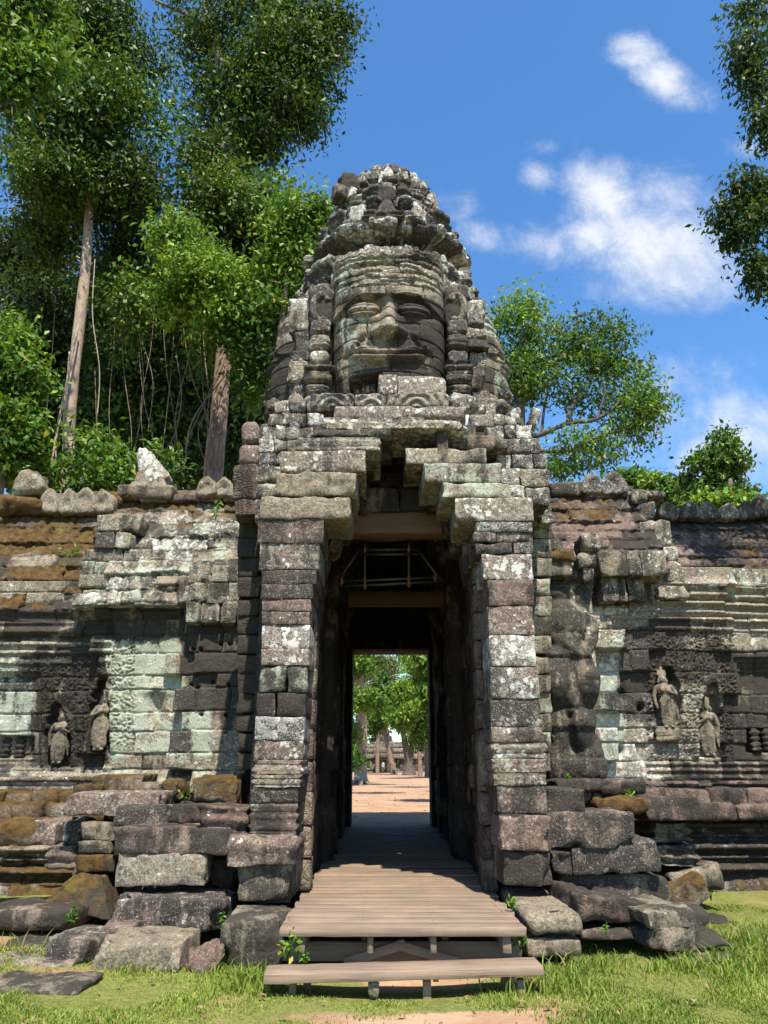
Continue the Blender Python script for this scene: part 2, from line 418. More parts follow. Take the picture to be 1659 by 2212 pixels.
LEAF_DARK = make_leaf('dark_leaf', (.007, .02, .006), (.016, .045, .010), (.045, .095, .018), .2)
GRASS = make_leaf('grass_blade', (.045, .085, .012), (.15, .235, .026), (.30, .36, .06), .36, (.36, .28, .10))
DRYLEAF = make_leaf('dry_leaf', (.11, .06, .03), (.22, .13, .07), (.34, .22, .13), .1)

def make_bark(name, a, b, vscale=(7, 7, 1.3)):
    m, t, bs, out = new_mat(name)
    geo = t.add('ShaderNodeNewGeometry'); pos = geo.outputs['Position']
    n = t.noise(t.vmul(pos, vscale), 1.5, 8, .66, .6); n2 = t.noise(pos, 3.0, 6, .65)
    c = t.mix(t.step(n, .3, .7), a + (1,), b + (1,))
    c = t.mix(t.math('MULTIPLY', t.step(n2, .52, .66), .5), c, tuple(x * .45 for x in a) + (1,))
    t.l.new(c, bs.inputs['Base Color']); bs.inputs['Roughness'].default_value = .9
    bp = t.add('ShaderNodeBump'); bp.inputs['Strength'].default_value = .7; bp.inputs['Distance'].default_value = .03
    t.l.new(n, bp.inputs['Height']); t.l.new(bp.outputs[0], bs.inputs['Normal'])
    return m
BARK_PALE = make_bark('pale_bark', (.22, .16, .115), (.40, .31, .235), (7, 7, 2.6))
BARK_BROWN = make_bark('brown_bark', (.12, .08, .055), (.28, .20, .145))
BARK_DARK = make_bark('dark_bark', (.045, .035, .028), (.13, .10, .08))

def make_ground():
    m, t, bs, out = new_mat('earth')
    geo = t.add('ShaderNodeNewGeometry'); pos = geo.outputs['Position']
    A = t.add('ShaderNodeAttribute', attribute_name='A'); sa = t.add('ShaderNodeSeparateColor'); t.l.new(A.outputs['Color'], sa.inputs[0])
    grass = sa.outputs[0]
    n = t.noise(pos, 1.3, 8, .65, .3); n2 = t.noise(pos, 14, 6, .7); n3 = t.noise(pos, 60, 3, .6)
    c = t.mix(t.step(n, .3, .7), (.285, .17, .10, 1), (.42, .28, .175, 1))
    c = t.mix(t.math('MULTIPLY', t.step(n2, .5, .75), .55), c, (.18, .10, .065, 1))
    c = t.mix(t.math('MULTIPLY', t.step(n3, .62, .72), .5), c, (.46, .36, .27, 1))
    g = t.mix(t.step(n2, .3, .7), (.10, .115, .028, 1), (.21, .215, .06, 1))
    g = t.mix(t.math('MULTIPLY', t.step(n3, .5, .66), .6), g, (.055, .06, .018, 1))
    c = t.mix(t.step(t.math('ADD', grass, t.math('MULTIPLY', t.math('SUBTRACT', n2, .5), .9)), .3, .7), c, g)
    t.l.new(c, bs.inputs['Base Color']); bs.inputs['Roughness'].default_value = .95; bs.inputs['Specular IOR Level'].default_value = .15
    bp = t.add('ShaderNodeBump'); bp.inputs['Strength'].default_value = .6; bp.inputs['Distance'].default_value = .03
    t.l.new(t.math('ADD', n2, t.math('MULTIPLY', n3, .4)), bp.inputs['Height']); t.l.new(bp.outputs[0], bs.inputs['Normal'])
    return m
EARTH = make_ground()
def make_plain(name, c, rough=.6, metal=0.0, nscale=25):
    m, t, bs, out = new_mat(name)
    tc = t.add('ShaderNodeTexCoord'); n = t.noise(tc.outputs['Object'], nscale, 5, .65)
    t.l.new(t.mix(n, tuple(x * .55 for x in c) + (1,), tuple(min(1, x * 1.4) for x in c) + (1,)), bs.inputs['Base Color'])
    bs.inputs['Roughness'].default_value = rough; bs.inputs['Metallic'].default_value = metal
    return m
STEEL = make_plain('rusty_galvanised_steel', (.07, .058, .052), .5, .6)
RUST = make_plain('rusty_coupler', (.17, .07, .03), .8)
SKIN = make_plain('skin', (.42, .26, .18), .6); WHITE_CLOTH = make_plain('white_cloth', (.75, .75, .75), .9); TAN_CLOTH = make_plain('tan_cloth', (.33, .2, .1), .9); HAIR = make_plain('dark_hair', (.02, .015, .012), .6)

# ------------------------------------------------------------------ ground
GCX = .16
def gz(x, y):
    x = np.asarray(x, float); y = np.asarray(y, float)
    far = np.where(y > 19, .37 + (np.minimum(y, 170) - 19) * .0045, 0)
    z = far + (1 - (y > 19)) * sstep(y, 10.5, 18.9) * .36
    z = z + .018 * fbm(x * .9, y * .9, 0 * x, 3, 2) * (y < 30) + .03 * sstep(np.abs(x - .1), 1.1, 2.4) * (y < 12) - .03 * gs(x, .1, 1.0) * gs(y, 6.9, .7)
    return z
def grassiness(x, y):
    """1 = turf, 0 = bare earth"""
    n = fbm(x * 1.7, y * 1.7, 0 * x, 4, 31)
    g = 1.0 + .35 * n
    g = g - 1.4 * gs(x - .45, 0, .85) * gs(y, 5.85, .38) - .9 * gs(x - .2, 0, .75) * gs(y, 7.3, .6)
    g = g - 1.1 * gs(x, -3.1, .9) * gs(y, 8.6, .9) - .75 * gs(x, -2.9, .7) * gs(y, 7.1, .3) - .3 * gs(x, 4.4, .8) * gs(y, 9.9, .4) 
    g = np.where(y > 12, np.where(np.abs(x - .5) < 6, -1.5, .2) + .9 * gs(x, 4.5, 1.8) * gs(y, 27, 7) + 1.6 * gs(x, -1.8, 1.4) * gs(y, 88, 4) + .25 * n, g)
    return np.clip(g, 0, 1)
gb = MB()
ys = np.concatenate([np.arange(-14, 4.8, .6), np.arange(4.8, 12, .07), np.arange(12, 30, .35), np.arange(30, 180, 3.0), [200, 260, 360, 600, 1100, 2000]])
xs = np.concatenate([[-2000, -900, -400, -200, -100, -60], np.arange(-40, -7, 1.5), np.arange(-7, 7, .07), np.arange(7, 41, 1.5), [60, 100, 200, 400, 900, 2000]])
XX, YY = np.meshgrid(xs, ys); ZZ = gz(XX, YY); GG = grassiness(XX, YY)
idx = np.arange(XX.size).reshape(XX.shape)
gb.add(np.stack([XX.ravel(), YY.ravel(), ZZ.ravel()], 1), np.stack([idx[:-1, :-1].ravel(), idx[:-1, 1:].ravel(), idx[1:, 1:].ravel(), idx[1:, :-1].ravel()], 1),
       a=np.stack([GG.ravel(), GG.ravel() * 0, GG.ravel() * 0], 1))
ground = gb.build('ground', EARTH); tag(ground, 'uneven reddish earth with patchy turf before the gate', 'ground', kind='structure')

# ------------------------------------------------------------------ the gate
gate = empty('temple_gate', (GCX, 13.5, 0), 'ruined sandstone temple gate crowned by a tower with giant smiling carved faces', 'gate')
def interp(tab, y): return float(np.interp(y, [t[0] for t in tab], [t[1] for t in tab]))
def pxblock(mb, x0, x1, y0, y1, Y, depth, at, **kw):
    """block whose front face fills a box of the measuring grid at distance Y"""
    a = P(x0, (y0 + y1) / 2, Y); b = P(x1, (y0 + y1) / 2, Y); zt = ZP(y0, Y); zb = ZP(y1, Y)
    return block(mb, ((a[0] + b[0]) / 2, Y + depth / 2, (zt + zb) / 2), (b[0] - a[0], depth, zt - zb), at=at, **kw)
def mould(n, amp, ph=0.0): return lambda z: amp * np.sin((z + ph) * math.pi * n)

# piers ----------------------------------------------------------
def pier(lines, left, right, Yf, seed, ridges, dep=.85):
    mb = MB(); rs = random.Random(seed)
    for i, (y0, y1) in enumerate(zip(lines[:-1], lines[1:])):
        ym = (y0 + y1) / 2; xl = interp(left, ym) + rs.uniform(-1.2, 1.2); xr = interp(right, ym) + rs.uniform(-1.2, 1.2)
        low = ym > 1740
        at = (rs.uniform(.5, 1.0), .0, rs.uniform(.12, .5) + (.2 if low else 0), rs.uniform(.1, .7), rs.uniform(.45, .92) - (.25 if low else 0), 0.03)
        Y = Yf + rs.uniform(-.008, .008)
        rg = ridges.get(i)
        if rs.random() < .06 and xr - xl > 100 and not rg:
            xm = xl + (xr - xl) * rs.uniform(.3, .7)
            pxblock(mb, xl, xm - 1, y0 + .8, y1 - .8, Y, dep, at, seed=rs.randrange(9999), r=.012, jit=.008, res=.04, maxn=34)
            pxblock(mb, xm + 1, xr, y0 + .8, y1 - .8, Y + .01, dep, at, seed=rs.randrange(9999), r=.012, jit=.008, res=.04, maxn=34)
        else:
            pxblock(mb, xl, xr, y0 + .15, y1 - .15, Y, dep, at, seed=rs.randrange(9999), r=.009, jit=.004, rough=.006, chip=.4, res=.035, ridge=rg, maxn=34)
    return mb
YF = 8.25
LL = [(1119, 556), (1230, 561), (1300, 565), (1436, 564), (1500, 555), (1548, 552), (1650, 546), (1736, 543), (1800, 538), (1802, 490), (1867, 492), (1868, 513), (1950, 514)]
LR = [(1063, 757), (1119, 702), (1150, 698), (1173, 694), (1231, 688), (1293, 671), (1436, 666), (1500, 662), (1641, 654), (1736, 644), (1802, 638), (1870, 631), (1950, 626)]
mb = pier([1119, 1173, 1231, 1262, 1293, 1321, 1349, 1401, 1437, 1496, 1548, 1600, 1641, 1673, 1701, 1736, 1802, 1867, 1950], LL, LR, YF, 3,
          {12: mould(3, .022), 13: mould(2, .03, .4), 14: mould(2, .025), 15: mould(3, .02)})
mb.build('pier', STONE, gate, (-1.1, 8.6, 0))
RL = [(1127, 1031), (1171, 1020), (1196, 1030), (1250, 1052), (1440, 1059), (1570, 1061), (1640, 1064), (1697, 1069), (1758, 1079), (1840, 1084), (1913, 1086)]
RR = [(1127, 1152), (1250, 1151), (1371, 1155), (1440, 1160), (1510, 1166), (1570, 1173), (1620, 1182), (1697, 1180), (1760, 1184), (1838, 1190), (1913, 1190)]
mb = pier([1127, 1148, 1171, 1196, 1252, 1308, 1371, 1440, 1510, 1570, 1604, 1639, 1668, 1697, 1758, 1838, 1913], RL, RR, YF, 5,
          {9: None, 10: mould(4, .02), 11: mould(2, .03, .5), 12: mould(2, .02)})
mb.build('pier', STONE, gate, (1.45, 8.6, 0))

# broken pediment ------------------------------------------------
PW = (.6, 0, .2, .45, .8, 0)
mb = MB()
kw = dict(res=.04, r=.014, jit=.016, maxn=40)
pxblock(mb, 560, 757, 1071, 1119, 8.22, .9, (.2, 0, .15, .15, .35, 0), rough=.016, **kw)
pxblock(mb, 598, 770, 1021, 1070, 8.26, 1.0, (.15, 0, .15, .05, .22, 0), rough=.018, **kw)
pxblock(mb, 604, 788, 974, 1020, 8.3, 1.0, PW, rough=.014, **kw)
pxblock(mb, 641, 822, 942, 974, 8.42, 1.0, (.4, .1, .3, .6, .6, 0), ridge=mould(2, .02), **kw)
pxblock(mb, 674, 847, 925, 942, 8.5, 1.0, (.4, .05, .35, .5, .65, 0), **kw)
pxblock(mb, 697, 1013, 901, 923, 8.5, 1.0, (.7, 0, .2, .25, .9, 0), ridge=mould(1.5, .03, .5), **kw)
pxblock(mb, 722, 1008, 878, 901, 8.66, 1.0, (.85, 0, .25, .25, .75, 0), **kw)
# right limb
pxblock(mb, 875, 1052, 969, 1002, 8.62, .8, (.3, .05, .2, .5, .8, 0), **kw)
pxblock(mb, 914, 1083, 1001, 1041, 8.4, .9, (.3, .05, .2, .8, .7, 0), **kw)
pxblock(mb, 953, 1105, 1041, 1077, 8.32, .9, (.3, .05, .15, .85, .75, 0), **kw)
pxblock(mb, 984, 1154, 1076, 1127, 8.26, .9, (.55, .05, .2, .4, .85, 0), **kw)
pxblock(mb, 940, 1100, 938, 969, 8.95, .8, (.4, .1, .4, .4, .45, .3), **kw)
# stones of the inner arch, behind the broken edge
rs = random.Random(4)
for (x0, x1, y0, y1, Y) in [(690, 752, 1070, 1150, 9.0), (740, 792, 1010, 1080, 9.05), (760, 812, 960, 1015, 9.1), (800, 850, 935, 968, 9.2), (705, 735, 1125, 1185, 9.05),
                            (672, 706, 1170, 1240, 9.1), (668, 690, 1235, 1300, 9.1),
                            (925, 990, 1030, 1080, 9.1), (965, 1025, 1070, 1130, 9.05), (985, 1040, 1120, 1180, 9.05), (1005, 1050, 1170, 1235, 9.0), (1025, 1062, 1225, 1290, 9.0), (830, 960, 922, 960, 9.5)]:
    pxblock(mb, x0, x1, y0, y1, Y, .7, (.5, .1, .45, .05, .05, 0), yaw=rs.uniform(-.15, .15), roll=rs.uniform(-.12, .12), jit=.05, rough=.03, r=.05)
mb.build('pediment', STONE, gate, (GCX, 9, 4.3))
mb = MB()
pxblock(mb, 945, 968, 925, 1020, 8.6, .16, (.35, 0, .3, .1, .1, 0), r=.015, jit=.012)
mb.build('prop_post', STONE, gate, P(956, 1020, 8.68))
mb = MB()
pxblock(mb, 770, 862, 1052, 1103, 9.5, .5, (.2, .05, .5, .35, .1, 0)); pxblock(mb, 863, 975, 1052, 1103, 9.52, .5, (.25, .05, .5, .3, .1, 0))
mb.build('upper_lintel', STONE, gate, P(870, 1103, 9.7))
mb = MB()
def woodbox(mb, c, s, tone=.6, rust=0., seed=None, **kw):
    kw.setdefault('r', .008); kw.setdefault('rough', .003); kw.setdefault('jit', .006); kw.setdefault('res', .12); kw.setdefault('chip', .15); kw.setdefault('var', .02)
    block(mb, c, s, at=(tone, rust, RNG.random(), 0, 0, 0), seed=seed, **kw)
a = P(728, 1130, 9.6); b = P(988, 1130, 9.6)
woodbox(mb, ((a[0] + b[0]) / 2, 9.75, ZP(1128, 9.6)), (b[0] - a[0], .3, ZP(1104, 9.6) - ZP(1153, 9.6)), .9, .55, rough=.008, r=.02)
mb.build('timber_lintel', WOOD, gate, P(858, 1153, 9.75))
mb = MB()
a = P(750, 1290, 12.6); b = P(960, 1290, 12.6)
woodbox(mb, ((a[0] + b[0]) / 2, 12.75, ZP(1291, 12.6)), (b[0] - a[0], .3, ZP(1277, 12.6) - ZP(1304, 12.6)), .8, .75)
mb.build('timber_lintel', WOOD, gate, P(855, 1304, 12.75))

# passage walls, vault, rear wall --------------------------------
def dims(a, n): return np.tile(np.asarray(a, float), n + (1,))
for side in (-1, 1):
  X = -.865 if side < 0 else 1.135
  for (Y0, Z0, Z1) in ((9.05, 0, 4.75), (10.7, 4.7, 6.4)):
    ysd = np.arange(Y0, 18.7, .03); zsd = np.arange(Z0, Z1, .03)
    D, R = masonry(ysd, zsd, rows(Z0, Z1, .34, 5 + side), .75, 40 + side, off=.03, groove=.04)
    # jamb pilasters standing forward at the inner doorways
    uu, zz = np.meshgrid(ysd, zsd)
    D = D + .10 * box(uu, 9.05, 9.5, .01) * (zz < 4.3) + .16 * box(uu, 11.9, 12.9, .02) + .10 * box(uu, 15.5, 16.4, .02)
    D = D - .03 - np.clip(zz - 4.4, 0, 3) * -.32
    a = np.zeros(D.shape + (3,)); b = np.zeros(D.shape + (3,))
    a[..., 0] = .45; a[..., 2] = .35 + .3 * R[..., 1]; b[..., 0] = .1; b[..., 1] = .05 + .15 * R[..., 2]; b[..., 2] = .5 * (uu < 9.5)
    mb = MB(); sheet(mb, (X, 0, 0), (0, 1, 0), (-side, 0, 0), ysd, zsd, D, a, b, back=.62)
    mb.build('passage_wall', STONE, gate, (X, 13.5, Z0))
  X = -.865 if side < 0 else 1.135
  if True:
    # outer colonette of the jamb, just inside the pier
    mb = MB()
    xj = X + side * .02
    for k in range(12):
        z0 = .37 + k * .33
        block(mb, (xj - side * .03, 9.02, z0 + .165), (.16, .30, .325), at=(.6, 0, .3, .15, .25, .6), r=.02, res=.05, jit=.012)
    mb.build('door_jamb', STONE, gate, (xj, 9.02, .37))
mb = MB()
rs = random.Random(8)
for k in range(11):
    Y = 11.3 + k * .72
    for (x0, x1, z) in [(-1.3, .2, 6.35), (.1, 1.6, 6.4)]:
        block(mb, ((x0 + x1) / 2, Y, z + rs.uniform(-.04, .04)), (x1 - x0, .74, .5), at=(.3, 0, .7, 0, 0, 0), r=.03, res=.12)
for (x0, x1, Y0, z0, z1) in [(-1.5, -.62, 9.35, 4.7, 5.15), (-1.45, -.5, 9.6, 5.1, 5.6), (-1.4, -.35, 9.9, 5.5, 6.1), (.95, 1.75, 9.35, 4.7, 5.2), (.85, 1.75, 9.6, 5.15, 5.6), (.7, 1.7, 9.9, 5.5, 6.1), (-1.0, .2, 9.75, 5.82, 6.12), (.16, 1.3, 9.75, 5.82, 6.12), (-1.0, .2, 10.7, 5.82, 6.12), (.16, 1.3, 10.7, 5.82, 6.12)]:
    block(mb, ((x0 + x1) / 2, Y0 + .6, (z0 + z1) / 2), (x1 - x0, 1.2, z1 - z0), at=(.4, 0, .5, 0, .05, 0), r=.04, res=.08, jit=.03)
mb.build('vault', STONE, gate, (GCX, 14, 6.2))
for (x0, x1, y0, y1, z1) in [(-2.5, -.9, 9.2, 11.6, .95), (1.2, 2.45, 9.25, 11.8, 1.05), (-2.0, -.95, 8.7, 9.4, .3), (1.2, 2.2, 8.8, 9.4, .3)]:
    mbf = MB(); block(mbf, ((x0 + x1) / 2, (y0 + y1) / 2, z1 / 2 - .1), (x1 - x0, y1 - y0, z1 + .2), at=(.5, .2, .7, 0, .1, 0), r=.05, res=.12); mbf.build('foundation', STONE, gate, ((x0 + x1) / 2, (y0 + y1) / 2, 0))
# rear wall with the far doorway and one missing stone above it
mb = MB(); Y = 18.65
xl, xr = P(760, 1600, Y)[0], P(929, 1600, Y)[0]; zt, zb = ZP(1405, Y), ZP(1800, Y); hx0, hx1 = P(863, 1222, Y)[0], P(880, 1222, Y)[0]; hz0, hz1 = ZP(1235, Y), ZP(1214, Y)
rs = random.Random(12); z = 0.0
while z < 9.0:
    h = .36
    cuts = [(-2.2, 3.0)]
    if z < zt - .05: cuts = [(-2.2, xl), (xr, 3.0)]
    hh = h
    if z < zt - .05 < z + h: hh = zt - z
    if z < hz0 < z + h and z > zt - .1: hh = hz0 - z
    if abs(z - hz0) < 1e-6: hh = hz1 - hz0; cuts = [(-2.2, hx0), (hx1, 3.0)]
    for (a, b) in cuts:
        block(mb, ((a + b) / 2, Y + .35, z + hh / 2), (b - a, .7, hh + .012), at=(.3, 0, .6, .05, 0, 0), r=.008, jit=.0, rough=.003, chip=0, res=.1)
    z += hh
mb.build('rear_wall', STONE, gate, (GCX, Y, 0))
mb = MB()
for (x0, x1, z0, z1) in [(xl - .16, xl + .0, .3, zt + .0), (xr, xr + .16, .3, zt), (xl - .16, xr + .16, zt, zt + .2)]:
    block(mb, ((x0 + x1) / 2, Y - .08, (z0 + z1) / 2), (x1 - x0, .2, z1 - z0 + .004), at=(.3, 0, .5, 0, 0, 0), r=.015, jit=.004, rough=.004, chip=.2)
mb.build('door_frame', STONE, gate, (GCX, Y, zb))

# shoulders of the gate, wings beside the piers --------------------
mbL = MB(); mbR = MB(); rs = random.Random(21)
def row(mb, y0, y1, xl, xr, Y, n, at, dep=.8, prot=.06, **kw):
    """a course of n stones filling a box of the grid"""
    xs = sorted([xl, xr] + [xl + (xr - xl) * (k + rs.uniform(-.25, .25)) / n for k in range(1, n)])
    for a, b in zip(xs[:-1], xs[1:]):
        pxblock(mb, a + .5, b - .5, y0 + .4, y1 - .4, Y + rs.uniform(-prot, prot), dep, at, seed=rs.randrange(99999), **kw)
SH = (.3, .12, .34, .5, .82, .55)
for (y0, y1, xl, xr, Y, n) in [(866, 893, 592, 690, 10.5, 3), (893, 920, 580, 700, 10.2, 3), (920, 948, 566, 676, 9.6, 4), (948, 976, 558, 660, 9.2, 3), (976, 1003, 556, 625, 8.9, 2), (1003, 1040, 553, 615, 8.75, 2), (1040, 1075, 550, 610, 8.65, 1), (1075, 1120, 548, 575, 8.6, 1),
                               (868, 895, 990, 1072, 10.5, 3), (893, 920, 985, 1092, 10.2, 3), (918, 947, 1050, 1150, 9.7, 3), (947, 980, 1058, 1168, 9.4, 3), (980, 1011, 1075, 1186, 9.1, 3), (1010, 1048, 1078, 1187, 8.9, 2), (1048, 1090, 1095, 1190, 8.8, 2), (1090, 1130, 1140, 1194, 9.4, 2)]:
    row(mbL if xr < 800 else mbR, y0, y1, xl, xr, Y, n, SH, res=.045, r=.02, jit=.025, rough=.016, prot=.1)
for k in range(14):                                   # weathered knobs where carved figures once sat
    x = rs.choice([rs.uniform(570, 690), rs.uniform(1060, 1170)]); y = rs.uniform(888, 965)
    pxblock(mbL if x < 800 else mbR, x - 10, x + 10, y - 12, y + 12, 9.7 + (965 - y) * .008, .35, SH, res=.04, r=.07, jit=.03, rough=.03)
for (y0, y1) in zip(range(1120, 1640, 42), range(1162, 1682, 42)):
    row(mbL, y0, y1, 512, 562, 9.7, 1, (.2, 0, .75, .45, .1, .3), res=.05, prot=.03)
    row(mbR, y0, y1, 1140, 1192, 9.6, 1, (.2, 0, .35, .6, .35, .2), res=.05, prot=.03)
mbL.build('shoulder_masonry', STONE, gate, (-1.3, 10, 4)); mbR.build('shoulder_masonry', STONE, gate, (1.6, 10, 4))
mb = MB()                                             # carved corner pilaster with its finial on the left shoulder
CPA = (.8, .1, .3, .1, .2, .8)
pxblock(mb, 500, 556, 1003, 1075, 9.3, .5, CPA, ridge=mould(4, .02)); pxblock(mb, 505, 553, 1075, 1112, 9.32, .5, CPA)
mb.build('corner_pilaster', STONE, gate, P(528, 1112, 9.5))
mb = MB()
pxblock(mb, 514, 562, 955, 1003, 9.45, .4, (.8, .2, .2, .1, .45, .1), r=.08); pxblock(mb, 520, 560, 908, 957, 9.5, .36, (.9, .0, .1, .1, .5, 0), r=.14, jit=.03)
mb.build('corner_finial', STONE, gate, P(538, 1003, 9.6))

# ------------------------------------------------------------------ the face tower
TX, TY = .08, 13.4
RZ = [(5.9, 2.35), (7.15, 2.3), (7.25, 1.95), (9.0, 1.95), (9.38, 1.93), (9.45, 1.80), (10.0, 1.72), (10.1, 1.66), (10.35, 1.66), (10.42, 1.74), (10.6, 1.70), (10.63, 1.26), (11.12, 1.24), (11.15, 1.58), (11.34, 1.60), (11.38, 1.46), (11.58, 1.44),
      (11.60, 1.30), (11.8, 1.28), (11.84, 1.36), (12.02, 1.34), (12.05, 1.14), (12.3, 1.12), (12.34, 1.18), (12.5, 1.14), (12.53, .92), (12.74, .90), (12.78, .98), (12.98, .94), (13.0, .78), (13.2, .76), (13.36, .68), (13.48, .52), (13.58, .32), (13.62, .04)]
def RR_(z): return np.interp(z, [a for a, b in RZ], [b for a, b in RZ])
th = np.linspace(0, 2 * math.pi, 560); zs = np.arange(5.9, 13.63, .026)
s_ = th * 2.0
D, R = masonry(s_, zs, rows(5.9, 14.2, .30, 77, .2), .5, 78, groove=.055, gw=.014, off=.08, broken=.12, pillow=.012, rough=.022)
D[:, -1] = D[:, 0]
TT, ZZ = np.meshgrid(th, zs)
ex = 2.7
exz = np.interp(ZZ, [9.3, 9.6, 11, 12], [2.7, 2.35, 2.15, 2.0])
S = (np.abs(np.cos(TT)) ** exz + np.abs(np.sin(TT)) ** exz) ** (-1 / exz)
# redented plan: steps near the diagonals
dg = np.abs(((TT / (math.pi / 4)) % 2) - 1)           # 0 on the diagonal, 1 on the axis
S = S * (1 + .035 * (np.floor(dg * 5) % 2))
rad = RR_(ZZ) * S
rad = rad + D * np.clip(rad, .3, 1.2)
# dark niches in the recessed storey
fr = np.abs(((TT / (math.pi / 2)) + .5) % 1 - .5) * (math.pi / 2)
rad = rad - .45 * box(ZZ, 10.64, 11.13, .015) * (fr < .56) * (((fr * 9) % 1.55) > .28) * (fr < .54)
rad = rad - .30 * box(ZZ, 12.62, 12.95, .03) * box(fr, .25, .62, .03)
rad = rad + .05 * np.sin(ZZ * 46) * box(ZZ, 11.2, 11.6, .02) * .5
rad = rad + .05 * gs((TT * 22) % 1, .5, .3) * box(ZZ, 9.88, 10.2, .04)
mb = MB()
nz_, nt_ = rad.shape
sq = 1 - .30 * box(ZZ, 7.2, 9.9, .06)
V = np.stack([TX + rad * sq * np.cos(TT), TY + rad * np.sin(TT), ZZ + .02 * vnoise(TT * 9, ZZ * 5, 0 * ZZ, 3)], -1).reshape(-1, 3)
idx = np.arange(nz_ * nt_).reshape(nz_, nt_)
q = np.stack([idx[:-1, :-1].ravel(), idx[:-1, 1:].ravel(), idx[1:, 1:].ravel(), idx[1:, :-1].ravel()], 1)
a = np.zeros((nz_, nt_, 3)); b = np.zeros((nz_, nt_, 3))
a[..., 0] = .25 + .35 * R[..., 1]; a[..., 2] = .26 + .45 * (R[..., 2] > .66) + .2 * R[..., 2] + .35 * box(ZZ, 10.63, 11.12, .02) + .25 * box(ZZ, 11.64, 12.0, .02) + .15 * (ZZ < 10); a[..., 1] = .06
b[..., 0] = .4 + .5 * R[..., 3]; b[..., 1] = .58 + .5 * (1 - R[..., 2]); b[..., 2] = .55
mb.add(V, q, a=a.reshape(-1, 3), b=b.reshape(-1, 3))
# antefixes and broken corner stones standing round each storey
rs = random.Random(33)
def pet(p, un, h):                                     # pointed antefix
    k = np.clip((un[:, 2] + 1) / 2, 0, 1); w = 1 - .75 * k ** 2.2
    p = p.copy(); p[:, 0] *= w; p[:, 1] *= (1 - .4 * k); return p
for (z, n, hh, wd_, inset) in [(9.45, 20, .5, .40, .05), (9.95, 18, .44, .36, .08), (10.45, 18, .42, .34, .12), (11.55, 14, .44, .32, .16), (12.0, 12, .40, .28, .14), (12.45, 11, .34, .26, .12), (12.9, 10, .30, .24, .12), (13.15, 9, .28, .24, .12)]:
    for k in range(n):
        an = 2 * math.pi * (k + .5 * (n % 4 == 2)) / n + rs.uniform(-.05, .05)
        if rs.random() < .42 or (z < 11 and math.sin(an) < -.70): continue
        e2 = 2.3 if z < 11 else 2.05; s0 = (abs(math.cos(an)) ** e2 + abs(math.sin(an)) ** e2) ** (-1 / e2)
        r_ = float(RR_(z)) * s0 - inset * 1.0
        block(mb, (TX + r_ * math.cos(an), TY + r_ * math.sin(an), z + hh * .35), (wd_ * rs.uniform(.8, 1.2), .26, hh * rs.uniform(.75, 1.15)), yaw=an + math.pi / 2 + rs.uniform(-.1, .1),
              at=(.2, .05, RNG.choice((.2, .3, .45, .7)), .45, .85, .5), res=.05, r=.03, jit=.03, rough=.02, chip=1.8, warp=pet if rs.random() < .55 else None)
for k in range(9):                                     # lotus petals of the crest
    an = 2 * math.pi * k / 9
    block(mb, (TX + .40 * math.cos(an), TY + .40 * math.sin(an), 13.46), (.32, .3, .30), yaw=an + math.pi / 2, at=(.4, 0, .4, .1, .6, .5), res=.05, r=.11, jit=.03, rough=.025)
tower = mb.build('face_tower', STONE, gate, (TX, TY, 6))
mb = MB()                                              # boulder left loose on the left corner of the crown
block(mb, (TX - .80, TY - .62, 12.85), (.38, .35, .62), at=(.1, 0, .95, .1, .1, 0), r=.16, jit=.05, rough=.03, roll=.15)
block(mb, (TX - .95, TY - .72, 12.6), (.36, .36, .42), at=(.1, 0, .4, .3, .65, 0), r=.14, jit=.05, rough=.03, roll=-.1)
mb.build('crest_fragment', STONE, tower, (TX - 1, TY - .8, 12.7))

